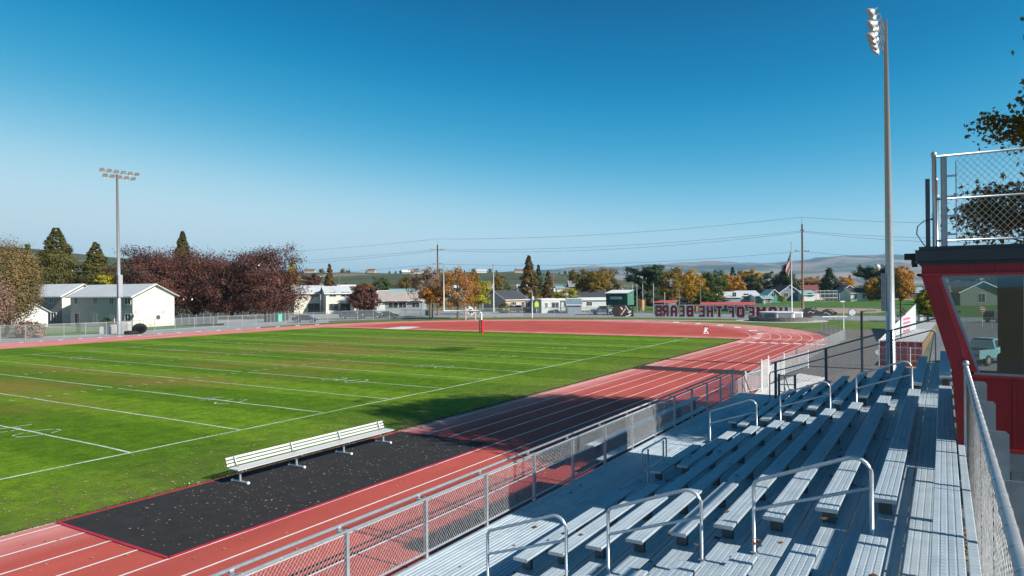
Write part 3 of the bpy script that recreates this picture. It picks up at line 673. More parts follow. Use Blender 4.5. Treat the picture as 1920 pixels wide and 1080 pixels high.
# rear guard fence beside the camera
rf = thing('rear_guard_fence', 'chain link guard fence behind the top row with thick rail and steel back plates', 'fence', (6, -.26, 3))
mb = MB(); mb.tube([(-3, -.262, 4.54), (11.78, -.262, 4.54)], .030, 12); put('top_rail', mb, GALV, rf, smooth=True)
mb = MB(); mb.tube([(-3, -.255, 3.14), (11.78, -.255, 3.14)], .022, 8); put('bottom_rail', mb, GALV, rf, smooth=True)
mb = MB(); mb.tube([(11.8, -.262, 2.95), (11.8, -.262, 4.55)], .033, 10); mb.lathe([(.02, 4.55), (.042, 4.57), (.045, 4.60), (.03, 4.635), (.008, 4.645)], (11.8, -.262, 0), 12); put('end_post', mb, GALV, rf, smooth=True)
for i in range(9):
    x = 11.0-1.83*i; mb = MB(); prof = [(-.30, 2.6), (-.30, 4.42), (-.315, 4.44), (-.445, 4.44), (-.47, 4.41), (-.47, 2.6)]
    mb.ext_x(prof, x-.006, x+.006); mb.box(x, x+.06, -.31, -.30, 2.6, 4.4); mb.tube([(x-.02, -.33, 4.2), (x-.005, -.33, 4.2)], .012, 6); put('back_plate', mb, GALVD, rf)
mb = MB(); chain(mb, (2.2, -.262, 3.14), (1, 0, 0), 9.55, (0, 0, 1), 1.4, .082, .0015); put('chain_link', mb, M('shaded_wire', (.13, .14, .15), .5, .5, .5, 14), rf, kind='stuff')  # darker chain wire, shade of the rear mesh put into its colour
for i in range(30):
    x = 2.5+.31*i; mb = MB(); mb.tube([(x, -.262, 4.54), (x+.012, -.262, 4.54)], .0345, 10); put('rail_collar', mb, ALU, rf)
# end guard at the far end of the rows
ef = thing('end_guard_rail', 'sloping dark end rail with mesh at the far end of the bleacher rows', 'fence', (28.3, 3, 2))
def ez(y, off): return rowZ(1)+(5.6-y)*.333+off
ENDM = M('dark_post_steel', (.10, .12, .15), .5, .4, .1, 3)  # dark blue-grey steel
for y in (5.55, 3.75, 1.6, -.3):
    mb = MB(); mb.box(28.27, 28.36, y-.045, y+.045, ez(y, -.9), ez(y, 1.15)); put('post', mb, ENDM, ef)
mb = MB(); mb.tube([(28.3, 5.7, ez(5.7, 1.15)), (28.3, -.5, ez(-.5, 1.15))], .03, 8); put('top_rail', mb, GALVD, ef)
mb = MB(); mb.tube([(28.2, 5.75, ez(5.75, -.2)), (28.2, 5.75, ez(5.6, .66))]+bend((28.2, 5.75, 1.5), (28.2, 5.75, ez(5.6, .76)), (28.2, .3, ez(.3, .76)), .12)+bend((28.2, 5.6, ez(5.6, .76)), (28.2, .25, ez(.25, .78)), (28.2, .25, 3), .14)+[(28.2, .25, 3.05)], .022, 8); put('hand_rail', mb, GALVD, ef)
mb = MB(); chain(mb, (28.3, 5.55, ez(5.55, .1)), (0, -1, .333), 6.2, (0, 0, 1), 1.02, .11, .0045); put('chain_link', mb, WIRE, ef, kind='stuff')
# end of the walkway: steps down with rails
st = thing('walkway_steps', 'short aluminium steps with tube rails at the far end of the walkway', 'steps', (31, 6.6, 0))
for i in range(5):
    mb = MB(); mb.box(30.52+i*.28, 30.80+i*.28, 5.7, 7.3, 1.0-i*.2-.04, 1.0-i*.2); put('tread', mb, ALU, st)
for y in (5.65, 7.35):
    mb = MB(); mb.tube([(30.55, y, 1.1), (30.55, y, 2.0)]+bend((30.55, y, 1.1), (30.55, y, 2.1), (32, y, 1), .08)+[(32.0, y, 1.05), (32.0, y, 0)], .021, 8); mb.tube([(30.55, y, 1.6), (32, y, .55)], .018, 6); put('stair_rail', mb, ALU, st)
# walkway end guards: short panel
wg = thing('walkway_end_rails', 'blue-grey tube rails closing the far corner of the walkway', 'railing', (30, 7, 1.2))
for y0, y1 in ((5.0, 5.6),):
    for zz in (1.55, 1.85, 2.2): 
        mb = MB(); mb.tube([(29.2, y0, zz), (29.2, y1, zz)], .02, 6); put('rail', mb, GALVD, wg)
    for y in (y0, y1): mb = MB(); mb.box(29.17, 29.25, y-.04, y+.04, 1.2, 2.25); put('post', mb, ENDM, wg)
rng = random.Random(5)
sp = []
for _ in range(260):
    k = min(10, max(2, int(rng.triangular(2, 10.9, 9.5)))); x = rng.choice((rng.uniform(7, 28), rng.uniform(18, 28))); sp.append((x, rowY(k)+.56-rng.random()*.6, rowZ(k)-.43))
for _ in range(40): sp.append((rng.uniform(7, 30), rng.uniform(5.8, 7.3), 1.21))
for _ in range(40): k = rng.randint(1, 9); sp.append((rng.uniform(6, 28), rowY(k)-.12+rng.uniform(-.1, .1), rowZ(k)))
scatter_leaves('bleacher_leaves', 'brown curled leaves lying on the bleacher boards', sp, BRNLEAF, (.03, .065), .004)
scatter_leaves('ground_leaves', 'thick leaf litter on the ground under the press box', [(rng.uniform(5, 20), rng.uniform(-9, 0), 0) for _ in range(5000)], leafmat('litter_leaf', [(.10, .05, .025), (.30, .17, .07), (.5, .33, .16)], .1), (.05, .11), .01)

# ------------------------------------------------------------------ PRESS BOX
pb = thing('press_box', 'red press box with charcoal roof edge and forward leaning windows', 'press box', (14.8, -1.8, 3))
X0, X1 = 11.9, 17.8; YB = -3.2; ZS, ZH, ZR = 4.43, 5.86, 6.30
def fy(z): # leaning front line
    return -.10+(z-4.50)*(.28+.10)/(5.87-4.50) if z > 4.5 else -.10
# end walls with ribs
def ribwall(mb, x, ya, yb, za, zb, sgn):
    y = ya
    while y > yb+.01:
        y2 = max(yb, y-.30); mb.quad((x, y, za), (x, y, zb), (x, y2, zb), (x, y2, za))
        mb.box(min(x, x-sgn*.022), max(x, x-sgn*.022), y2-.0, y2+.035, za, zb); y = y2
mb = MB(); mb.box(X0+.01, X0+.08, YB, -.22, 3.42, ZS-.04); ribwall(mb, X0+.008, -.24, YB, 3.44, ZS-.05, 1); put('end_wall', mb, RED, pb)
mb = MB(); mb.box(X0-.03, X0+.08, YB, -.16, 3.37, 3.42); put('base_flashing', mb, REDTRIM, pb)
mb = MB(); mb.box(X0-.02, X0+.06, YB, -.30, ZS-.035, ZS+.0); put('sill_flashing', mb, REDTRIM, pb)
mb = MB(); mb.box(X1-.08, X1, YB, -.2, 3.42, 3.86); mb.box(X1-.08, X1, YB, -1.0, 3.86, ZH); put('far_end_wall', mb, RED, pb)
mb = MB(); mb.box(X0+.08, X1-.08, -.24, -.16, 3.42, 4.46); put('front_wall', mb, RED, pb)
mb = MB(); mb.box(X0+.08, X1-.08, YB, YB+.08, 3.42, ZH); put('back_wall', mb, RED, pb)
mb = MB(); mb.box(X0+.08, X1-.08, YB+.08, -.24, 3.36, 3.42); put('floor_deck', mb, GALVD, pb)
# leaning corner frames (near and far)
for x, s in ((X0, 1), (X1, -1)):
    mb = MB()
    def lean(o0, o1, xa, xb, mi=0):
        zt, zb = ZH, 4.46; mb.ext_x([(fy(zt)-o0, zt), (fy(zt)-o1, zt), (fy(zb)-o1-.0, zb), (fy(zb)-o0, zb)][::1], xa, xb, mi)
    lean(0, .20, x-.02 if s > 0 else x-.06, x+.06 if s > 0 else x+.02); 
    mb.ext_x([(-.10, 4.46), (-.32, 4.46), (-.30, 3.42), (-.16, 3.42)], x-.015, x+.05); put('corner_frame', mb, RED, pb)
    mb = MB(); zt, zb = ZH-.02, 4.47; mb.ext_x([(fy(zt)-.2, zt), (fy(zt)-.235, zt), (fy(zb)-.30, zb), (fy(zb)-.2, zb)], x-.03*s if s > 0 else x, x if s > 0 else x+.03); put('bright_trim', mb, REDTRIM, pb)
mb = MB()
for xa in (X0+.06, X0+2.0, X0+3.95, X1-.1):
    zt, zb = ZH, 4.46; mb.ext_x([(fy(zt)-.02, zt), (fy(zt)-.1, zt), (fy(zb)-.1, zb), (fy(zb)-.02, zb)], xa, xa+.05)
put('front_mullions', mb, BLACK, pb)
mb = MB(); mb.quad((X0+.1, fy(4.47)-.06, 4.47), (X1-.1, fy(4.47)-.06, 4.47), (X1-.1, fy(ZH)-.06, ZH), (X0+.1, fy(ZH)-.06, ZH)); put('front_glass', mb, glassmat('front_glass', (.75, .8, .8), .1), pb)
# end window: frame and pane
FR = M('window_frame_grey', (.30, .32, .36), .4, .4, .08, 3)
YW = -.96
wf = MB(); zt, zb = ZH-.03, ZS
wf.ext_x([(fy(zt)-.235, zt), (fy(zt)-.285, zt), (-.44, zb+.02), (-.36, zb+.02)], X0-.01, X0+.04)
wf.box(X0-.012, X0+.042, -2.4, -.36, zb, zb+.035); wf.box(X0-.01, X0+.04, YW-.02, YW+.02, zb+.035, zt); wf.box(X0-.01, X0+.04, -2.4, 0.02, zt, zt+.03)
w = put('window_frame', wf, FR, pb)
mb = MB(); n0 = [(X0+.015, fy(zt)-.27, zt), (X0+.015, -.40, zb+.03), (X0+.015, -2.4, zb+.03), (X0+.015, -2.4, zt)]; mb.quad(*n0); put('pane', mb, GLASS, w)
mb = MB(); mb.box(X0+.01, X0+.08, YB, -2.4, ZS-.04, ZH); put('end_wall', mb, RED, pb)
wf = MB(); wf.box(X1-.05, X1, -1.0, -.25, 3.86, 3.9); wf.box(X1-.05, X1, -1.0, -.96, ZS, ZH); w = put('window_frame', wf, BLACK, pb)
mb = MB(); mb.quad((X1-.03, fy(ZH)-.2, ZH), (X1-.03, -.25, 3.88), (X1-.03, -.97, 3.88), (X1-.03, -.97, ZH)); put('pane', mb, glassmat('far_glass', (.85, .9, .9), .05), w)
# header
mb = MB(); mb.box(X0-.04, X1+.02, YB, .27, ZH, 6.0); ribwall(mb, X0-.042, .24, YB, 5.885, 6.0, 1); put('header_panel', mb, RED, pb)
mb = MB(); mb.box(X0-.09, X0-.04, YB, .33, ZH-.012, ZH+.018); mb.box(X0-.09, X1, .27, .33, ZH-.012, ZH+.018); put('header_lip', mb, REDTRIM, pb)
mb = MB(); mb.box(X0-.06, X1+.06, YB-.1, .29, 6.0, 6.06); mb.box(X0-.14, X1+.14, YB-.2, .345, 6.06, 6.21); mb.box(X0-.10, X1+.1, YB-.2, .30, 6.21, 6.27); put('roof', mb, CHAR, pb)
mb = MB(); mb.box(X0-.13, X0-.09, YB, .35, 6.205, 6.222); mb.box(X0+.2, X0+.5, .345, .50, 6.10, 6.19); mb.box(X0-.02, X0+.1, .345, .40, 6.02, 6.09); mb.box(X0+.8, X0+.95, .345, .42, 6.0, 6.07); put('gutter_end', mb, BLACK, pb)
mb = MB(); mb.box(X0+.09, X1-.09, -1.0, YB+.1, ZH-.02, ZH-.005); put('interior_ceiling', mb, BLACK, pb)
SHADE_IN = M('interior_shade_black', (.018, .018, .02), .9, 0, .2, 2)  # near-black sheets added inside so the room looks dark
mb = MB(); mb.box(X1-.10, X1-.085, YB+.1, -1.0, 3.9, ZH-.03); mb.box(X0+.1, X1-.11, YB+.085, YB+.1, 3.43, ZH-.03); mb.box(X0+.1, X1-.1, YB+.12, -.26, 3.425, 3.435); put('interior_shade_sheets', mb, SHADE_IN, pb)
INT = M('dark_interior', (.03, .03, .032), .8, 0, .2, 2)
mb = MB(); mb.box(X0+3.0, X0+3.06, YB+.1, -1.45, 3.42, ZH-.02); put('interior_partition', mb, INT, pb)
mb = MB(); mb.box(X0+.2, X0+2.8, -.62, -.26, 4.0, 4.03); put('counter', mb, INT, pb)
mb = MB(); mb.box(X0-.0, X0+.12, YB-.3, -.24, 3.1, 3.36); mb.box(X1-.12, X1, YB, -.24, 3.1, 3.36); mb.box(X0, X1, -.32, -.22, 3.1, 3.36); put('floor_beam', mb, GALVD, pb)
for x in (X0+.06, X0+3, X1-.06):
    for y in (-.85, -3.0):
        mb = MB(); mb.box(x-.07, x+.07, y-.07, y+.07, 0, 3.1); put('leg', mb, GALVD, pb)
mb = MB()
mb.bar((X0+.06, -.85, 2.5), (X0+.06, -3, .2), .05, .08); mb.bar((X0+.06, -3, 2.9), (X0+.06, -.85, 1.2), .05, .08); mb.bar((X0+.06, -1.0, .6), (X0+3, -.85, 2.9), .05, .08)
put('leg_braces', mb, GALVD, pb)
ch = thing('office_chair', 'black padded chair back seen through the press box window', 'chair', (X0+1.3, -.95, 3.42))
mb = MB(); pr_ = []
for i in range(13):
    a = math.pi*i/12; pr_.append((-.95-.30*math.cos(a)*.85, 4.62+.10*math.sin(a)))
mb.ext_x([(-.70, 4.0)]+[( -.95+.25*math.cos(math.pi*i/10), 4.60+.09*math.sin(math.pi*i/10)) for i in range(11)]+[(-1.2, 4.0)], X0+1.25, X0+1.33); put('backrest', mb, BLACK, ch)
mb = MB(); mb.box(X0+1.3, X0+1.75, -1.18, -.72, 3.86, 3.95); put('seat', mb, BLACK, ch)
mb = MB(); mb.tube([(X0+1.5, -.95, 3.42), (X0+1.5, -.95, 3.86)], .03, 8); mb.bar((X0+1.25, -.95, 3.45), (X0+1.75, -.95, 3.45), .05, .04); mb.bar((X0+1.5, -1.2, 3.45), (X0+1.5, -.7, 3.45), .05, .04); put('base', mb, BLACK, ch)
# roof deck fence
rr = thing('roof_deck_fence', 'chain link guard fence with galvanised posts on the press box roof', 'fence', (X0, 0, 6.27))
for x, y in ((X0+.12, .10), (X1-.1, .10), (X0+3, .10), (X0+.12, -2.9)):
    mb = MB(); mb.tube([(x, y, 6.2), (x, y, 7.6)], .030, 10); mb.lathe([(.03, 7.6), (.042, 7.61), (.04, 7.65), (.012, 7.68)], (x, y, 0), 10); put('post', mb, GALV, rr, smooth=True)
mb = MB(); mb.box(X0+.10, X0+.12, -.06, .02, 6.2, 7.58); mb.box(X0+.06, X0+.14, .0, .012, 6.2, 7.58); put('corner_channel', mb, GALVD, rr)
mb = MB(); mb.box(X0+.4, X0+.47, .16, .22, 6.2, 7.32); put('spare_post', mb, ENDM, rr)
mb = MB(); mb.tube([(X0+.12, -.17, 6.35), (X0+.12, -.17, 7.5)], .008, 6); 
for z in (6.45, 6.72, 7.0, 7.3): mb.box(X0+.11, X0+.13, -.18, .0, z-.014, z+.014)
put('tension_bar', mb, GALV, rr)
for z, nm in ((7.6, 'top_rail'), (6.97, 'mid_rail'), (6.36, 'bottom_rail')):
    mb = MB(); mb.tube([(X0+.12, .10, z), (X0+.12, -2.9, z)], .015 if z < 7.5 else .018, 8); put(nm, mb, GALV, rr, smooth=True)
    mb = MB(); mb.tube([(X0+.12, .10, z), (X1-.1, .10, z)], .015, 8); put(nm, mb, GALV, rr, smooth=True)
mb = MB(); chain(mb, (X0+.12, -.17, 6.36), (0, -1, 0), 2.7, (0, 0, 1), 1.24, .085, .0032); chain(mb, (X0+.12, .10, 6.36), (1, 0, 0), 5.6, (0, 0, 1), 1.24, .085, .003); put('chain_link', mb, WIRE, rr, kind='stuff')
mb = MB(); mb.tube([(X0+.1, .12, 6.68), (X0+.1, .24, 6.66), (X0+.1, .32, 6.58), (X0+.1, .33, 6.47), (X0+.1, .27, 6.36), (X0+.1, .20, 6.25)], .008, 6); put('loose_cable', mb, BLACK, rr, smooth=True)

# ------------------------------------------------------------------ TEAM BENCH on the mat
tb = thing('team_bench', 'long white slatted team bench standing on the black mat', 'bench', (16.6, 17.8, 0))
BX0, BX1 = 13.2, 20.05
def slat(nm, y, z, w, h, tilt):
    mb = MB(); c, s = math.cos(tilt), math.sin(tilt)
    prof = [(-w/2, -h/2), (w/2, -h/2), (w/2, h/2), (-w/2, h/2)]
    mb.ext_x([(y+a*c-b*s, z+a*s+b*c) for a, b in prof], BX0, BX1); put(nm, mb, M('white_slat', (.60, .61, .61), .45, .2, .04, 3), tb)
for i, yy in enumerate((17.74, 17.9, 18.06)): slat('seat_slat', yy, .46, .135, .035, 0)
for i in range(3): slat('back_slat', 18.19+i*.035, .535+i*.095, .026, .066, -.30)
for x in (13.48, 15.62, 17.72, 19.75):
    mb = MB(); mb.tube([(x, 17.95, .06), (x, 17.95, .42)], .035, 8); put('leg', mb, GALV, tb)
    mb = MB(); mb.tube([(x, 17.58, .045), (x, 18.3, .045)], .04, 8); f = put('foot_bar', mb, GALV, tb)
    mb = MB(); mb.lathe([(.046, -.02), (.046, .02)], (x, 17.58, .045), 10, axis='y'); mb.lathe([(.046, -.02), (.046, .02)], (x, 18.3, .045), 10, axis='y'); put('end_cap', mb, WHITE, f)
    mb = MB(); mb.tube([(x, 17.68, .42), (x, 17.98, .44), (x, 18.08, .50), (x, 18.13, .57), (x, 18.21, .775)], .024, 8); put('bracket', mb, GALVD, tb)
# scorer's bench outside the fence
sb = thing('aluminium_players_bench', 'long low aluminium bench with black legs outside the front guard fence', 'bench', (26, 9.2, 0))
mb = MB(); mb.ext_x(plank_prof(9.45, 9.15, .9, .04), 19.5, 30.5); put('table_plank', mb, ALUW, sb)
mb = MB(); mb.ext_x(plank_prof(9.1, 8.85, .5, .04), 19.5, 30.5); put('seat_plank', mb, ALUW, sb)
for x in (20.2, 22.8, 25.4, 28, 30):
    mb = MB(); mb.box(x-.03, x+.03, 9.2, 9.4, 0, .86); mb.box(x-.03, x+.03, 8.9, 9.05, 0, .46); mb.bar((x, 8.85, .05), (x, 9.45, .05), .05, .05); put('leg', mb, BLACK, sb)

# ------------------------------------------------------------------ LIGHT POLES
FIX = M('lamp_housing', (.46, .46, .45), .35, .3, .08, 4); LENS = M('lamp_reflector', (.40, .30, .20), .25, .3, .35, 8)
def floodlight(parent, p, aim, r, wantcap=True):
    """bowl reflector opening along aim"""
    a = Vector(aim).normalized(); q = Vector((0, 0, 1)).rotation_difference(a)
    mb = MB(); mb.lathe([(r*.16, -r*1.5), (r*.2, -r*.95), (r*.62, -r*.62), (r*.92, -r*.2), (r, 0), (r*.93, 0), (r*.9, -.02)], (0, 0, 0), 14)
    mb.v = [tuple(Vector(p)+q @ Vector(v)) for v in mb.v]
    o = put('floodlight', mb, FIX, parent, smooth=False)
    mb = MB(); mb.lathe([(r*.9, -.03), (r*.6, -.06), (.01, -.07)], (0, 0, 0), 14); mb.v = [tuple(Vector(p)+q @ Vector(v)) for v in mb.v]; put('lens', mb, LENS, o)
    mb = MB(); e = q @ Vector((r*1.02, 0, -r*.3)); 
    mb.tube([Vector(p)+(q @ Vector((r*.95, 0, -r*.2))), Vector(p)+(q @ Vector((.4*r, 0, -r*1.25)))], .02, 5); put('visor_arm', mb, GALVD, o)
P1 = (54.0, 97.8)
lp = thing('stadium_light_pole', 'tall steel light pole with two rows of floodlights beyond the far straight', 'light pole', (P1[0], P1[1], 0))
mb = MB(); mb.tube([(54, 97.8, 0), (54.0, 97.8, 8), (53.9, 97.85, 22.3)], [.30, .24, .13], 12); put('pole', mb, GALV, lp, smooth=True)
mb = MB(); mb.tube([(51.4, 97.75, 22.55), (56.6, 97.75, 22.55)], .05, 6); mb.tube([(51.9, 97.75, 21.85), (56.1, 97.75, 21.85)], .05, 6); put('crossarm', mb, GALVD, lp)
for i in range(6): floodlight(lp, (51.6+i*.97, 97.35, 22.55), (.05*(i-2.5), -1, -.95), .36)
for i in range(5): floodlight(lp, (52.0+i*.98, 97.35, 21.85), (.06*(i-2), -1, -.95), .36)
mb = MB(); mb.box(53.7, 54.3, 97.35, 97.55, 5.2, 8.3); put('control_cabinet', mb, GALV, lp)
P2 = (54.0, 3.08)
lp = thing('stadium_light_pole', 'very tall steel light pole with stacked floodlights rising behind the bleachers', 'light pole', (P2[0], P2[1], 0))
mb = MB(); mb.tube([(54, 3.08, 0), (54, 3.1, 6), (54, 3.2, 23.9)], [.30, .27, .115], 16); put('pole', mb, GALV, lp, smooth=True)
for z in (23.8, 23.0, 22.2):
    mb = MB(); mb.tube([(52.0, 3.45, z), (56.0, 3.45, z)], .05, 6); put('crossarm', mb, GALVD, lp)
    for i in range(4): floodlight(lp, (52.2+i*1.2, 4.0, z+.12), (.1*(i-1.5)-.12, 1, -.75 if z > 22.5 else -1.2), .36)
mb = MB(); mb.box(53.72, 53.86, 3.35, 3.62, 4.0, 6.6); mb.box(53.8, 53.9, 3.2, 3.4, 4.3, 4.4); mb.box(53.8, 53.9, 3.2, 3.4, 6.2, 6.3); put('control_cabinet', mb, GALVD, lp)
mb = MB(); mb.bar((54, 3.1, 7.15), (54, 3.75, 6.95), .05, .05); put('lamp_arm', mb, BLACK, lp)
floodlight(lp, (53.8, 3.85, 7.0), (-.3, 1, -.4), .28)

# ------------------------------------------------------------------ chain link fences of the grounds
def fence(name, label, pts, h, spacing=3.05, rails=(1.0,), mat=GALV, pr=.035, mesh=True, keep=None):
    pts = [Vector((p[0], p[1], p[2] if len(p) > 2 else 0)) for p in pts]
    t = thing(name, label, 'fence', pts[0]); 
    segs = []; acc = 0; posts = [pts[0]]
    for a, b in zip(pts, pts[1:]):
        L = (b-a).length; n = max(1, round(L/spacing))
        for i in range(1, n+1): posts.append(a.lerp(b, i/n))
    for i, p in enumerate(posts):
        if i == 0 or True:
            mb = MB(); mb.tube([(p.x, p.y, p.z-.05), (p.x, p.y, p.z+h+.05)], pr, 6); put('post', mb, mat, t)
    for fr in rails:
        mb = MB(); mb.tube([(p.x, p.y, p.z+h*fr) for p in posts], pr*.6, 5); put('rail', mb, mat, t)
    if mesh:
        mb = MB()
        for a, b in zip(posts, posts[1:]): mb.quad((a.x, a.y, a.z+.05), (b.x, b.y, b.z+.05), (b.x, b.y, b.z+h), (a.x, a.y, a.z+h))
        put('chain_link', mb, keep or FARMESH, t, kind='stuff')
    return t
fence('chain_link_fence', 'long chain link fence curving round the far side of the track', [gz(*p) for p in FENCE_PX[:10]], 1.85)
fence('chain_link_fence', 'tall chain link fence along the street behind the curve', [gz(*p) for p in FENCE_PX[9:16]], 1.9)
fence('chain_link_fence', 'chain link fence carrying the big maroon letters', [gz(*p) for p in FENCE_PX[15:18]], 2.55)
fence('chain_link_fence', 'chain link fence between flagpole monument and white wall', [gz(*p) for p in FENCE_PX[17:]], 2.2)
fence('chain_link_fence', 'second chain link fence in front of the apartment lawn', [gz(x, y-9) for x, y in FENCE_PX[:9]], 1.3, 3.4)
fence('chain_link_fence', 'low fence hugging the outside of the near curve', [(33.5, 8.6), (45, 9.2), (60, 9.1), (76, 8.9), (82, 9.0), (88, 10.6), (94, 12.4), (96.5, 13.3)], 1.15, 2.6, keep=meshmat('mid_chain_link', (.55, .57, .58), .28))
fence('chain_link_fence', 'backyard chain link fence across the street', [gz(x, y) for x, y in [(700, 590), (800, 586), (900, 585), (1000, 586), (1130, 587)]], 1.2, 5)
fence('chain_link_fence', 'ballpark outfield chain link fence', [gz(x, y) for x, y in [(1480, 590), (1560, 591), (1640, 591.5), (1760, 593.5), (1900, 596)]], 1.5, 4)
fence('chain_link_fence', 'chain link fence behind the teal pickup, seen through the press box window', [gz(x, y) for x, y in [(1765, 622), (1860, 624), (1990, 627)]], 1.8, 3, mesh=True)
# white gate posts at the end of the walkway
gt = thing('track_gate', 'white posted chain link gate beside the end of the walkway', 'gate', (34, 7, 0))
GP_ = [tuple(gz(*q)[:2]) for q in ((1398, 742), (1428, 734), (1441, 726), (1470, 706), (1515, 690))]
for (x, y), h in zip(GP_, (1.3, 1.75, 1.8, 1.5, 1.3)):
    mb = MB(); mb.tube([(x, y, 0), (x, y, h)], .045, 8); put('post', mb, WHITE, gt)
for (a, b), h in zip(list(zip(GP_, GP_[1:])), (1.15, 1.6, 1.15, 1.15)):
    for z in (.2, h): mb = MB(); mb.tube([(a[0], a[1], z), (b[0], b[1], z)], .02, 6); put('rail', mb, ALU, gt)
    mb = MB(); d = Vector((b[0]-a[0], b[1]-a[1], 0)); chain(mb, (a[0], a[1], .2), d, d.length, (0, 0, 1), h-.2, .12, .0035); put('chain_link', mb, WIRE, gt, kind='stuff')
lz('gate_pad', [(1385, 765), (1425, 728), (1500, 700), (1550, 708), (1500, 745), (1440, 790)], -.006, M('pad_concrete', (.62, .60, .57), .85, 0, .25, 5, .3))

# ------------------------------------------------------------------ GOAL POST
gpx = gyp(903, 625, 1)  # direction only
G = gxp(903, 625, 76.6); gy_ = float(G[1])
gp = thing('goal_post', 'white football goal post with red padded base at the end of the field', 'goal post', (76.6, gy_, 0))
YGC = 53.4; XG = 75.4; zc = 2.95; wg_ = 4.02
mb = MB(); mb.tube([(76.6, gy_, 0), (76.6, gy_, 2.3)]+bend((76.6, gy_, 0), (76.6, gy_, zc), (XG, YGC, zc), .55)+[(XG, YGC, zc)], .11, 12); put('gooseneck', mb, WHITE, gp, smooth=True)
mb = MB(); mb.tube([(XG, YGC-wg_, zc), (XG, YGC+wg_, zc)], .075, 10); put('crossbar', mb, WHITE, gp, smooth=True)
for s in (-1, 1): mb = MB(); mb.tube([(XG, YGC+s*wg_, zc-.05), (XG, YGC+s*wg_, 9.1)], .065, 8); put('upright', mb, WHITE, gp, smooth=True)
mb = MB(); mb.prism([(76.6-.24, gy_-.24), (76.6+.24, gy_-.24), (76.6+.24, gy_+.24), (76.6-.24, gy_+.24)], .02, 1.75); o = put('base_pad', mb, M('red_pad_vinyl', (.55, .02, .02), .45, 0, .08, 3), gp)
mb = MB()
for i in range(6): mb.box(76.6-.252, 76.6-.245, gy_-.10+.03*(i % 2), gy_+.12, .14+i*.27, .33+i*.27)
put('pad_lettering', mb, WHITE, o)

# ------------------------------------------------------------------ text helper
def text_mesh(s, size, ext=.02, off=0., sp=1.):
    c = bpy.data.curves.new('txt', 'FONT'); c.body = s; c.size = size; c.extrude = ext; c.offset = off; c.align_x = 'CENTER'; c.space_character = sp; c.resolution_u = 2
    o = bpy.data.objects.new('txt', c); COL.objects.link(o); dg = bpy.context.evaluated_depsgraph_get(); me = bpy.data.meshes.new_from_object(o.evaluated_get(dg)); COL.objects.unlink(o); bpy.data.objects.remove(o); me.materials.clear(); return me
# block letters built as bars on a 5 x 7 lattice so they look like varsity capitals
GL = {'H': ['#.#', '#.#', '###', '#.#', '#.#'], 'O': ['.#.', '#.#', '#.#', '#.#', '.#.'], 'M': 0, 'E': ['###', '#..', '##.', '#..', '###'], 'F': ['###', '#..', '##.', '#..', '#..'], 'T': ['###', '.#.', '.#.', '.#.', '.#.'], 'B': 0, 'A': 0, 'R': 0, 'S': 0}
STROKES = {'H': [(0, 0, 0, 1), (1, 0, 1, 1), (0, .5, 1, .5)], 'O': [(0, .15, 0, .85), (1, .15, 1, .85), (.15, 0, .85, 0), (.15, 1, .85, 1), (0, .15, .15, 0), (1, .15, .85, 0), (0, .85, .15, 1), (1, .85, .85, 1)],
    'M': [(0, 0, 0, 1), (1, 0, 1, 1), (0, 1, .5, .35), (1, 1, .5, .35)], 'E': [(0, 0, 0, 1), (0, 0, 1, 0), (0, 1, 1, 1), (0, .5, .75, .5)], 'F': [(0, 0, 0, 1), (0, 1, 1, 1), (0, .5, .75, .5)],
    'T': [(.5, 0, .5, 1), (0, 1, 1, 1)], 'B': [(0, 0, 0, 1), (0, 0, .85, 0), (0, 1, .85, 1), (0, .5, .85, .5), (1, .12, 1, .4), (1, .6, 1, .88), (.85, 0, 1, .12), (1, .4, .85, .5), (.85, .5, 1, .6), (1, .88, .85, 1)],
    'A': [(0, 0, 0, .8), (1, 0, 1, .8), (0, .8, .25, 1), (.25, 1, .75, 1), (.75, 1, 1, .8), (0, .42, 1, .42)], 'R': [(0, 0, 0, 1), (0, 1, .85, 1), (0, .45, .85, .45), (1, .57, 1, .88), (.85, .45, 1, .57), (1, .88, .85, 1), (.6, .45, 1, 0)],
    'S': [(0, .15, .15, 0), (.15, 0, .85, 0), (.85, 0, 1, .15), (1, .15, 1, .38), (1, .38, .85, .5), (.85, .5, .15, .5), (.15, .5, 0, .62), (0, .62, 0, .85), (0, .85, .15, 1), (.15, 1, .85, 1), (.85, 1, 1, .85)]}
def letter(parent, ch, org, ax, w, h, nrm):
    """org: lower corner where the letter starts, ax: direction it reads in"""
    ax = Vector(ax); nrm = Vector(nrm); org = Vector(org); up = Vector((0, 0, 1)); th = w*.30
    def stroke(mb, s, t, dep, off):
        m_ = th/2+.06
        a = org+ax*(m_+s[0]*(w-2*m_))+up*(m_+s[1]*(h-2*m_))+nrm*off; b = org+ax*(m_+s[2]*(w-2*m_))+up*(m_+s[3]*(h-2*m_))+nrm*off
        d = (b-a); L = d.length; d.normalize(); mb.obox((a+b)/2, d, nrm, d.cross(nrm), L/2+t/2*.92, dep, t/2)
    mb = MB()
    for i, s in enumerate(STROKES[ch]): stroke(mb, s, th+.26, .03+.0006*i, 0)
    o = put('letter', mb, M('pale_letter_border', (.75, .77, .77), .5, 0, .05, 3), parent)
    mb = MB()
    for i, s in enumerate(STROKES[ch]): stroke(mb, s, th, .035+.0006*i, -.012); 
    for i, s in enumerate(STROKES[ch]): stroke(mb, s, th, .035+.0006*i, .012)
    put('letter_face', mb, MAROON, o)
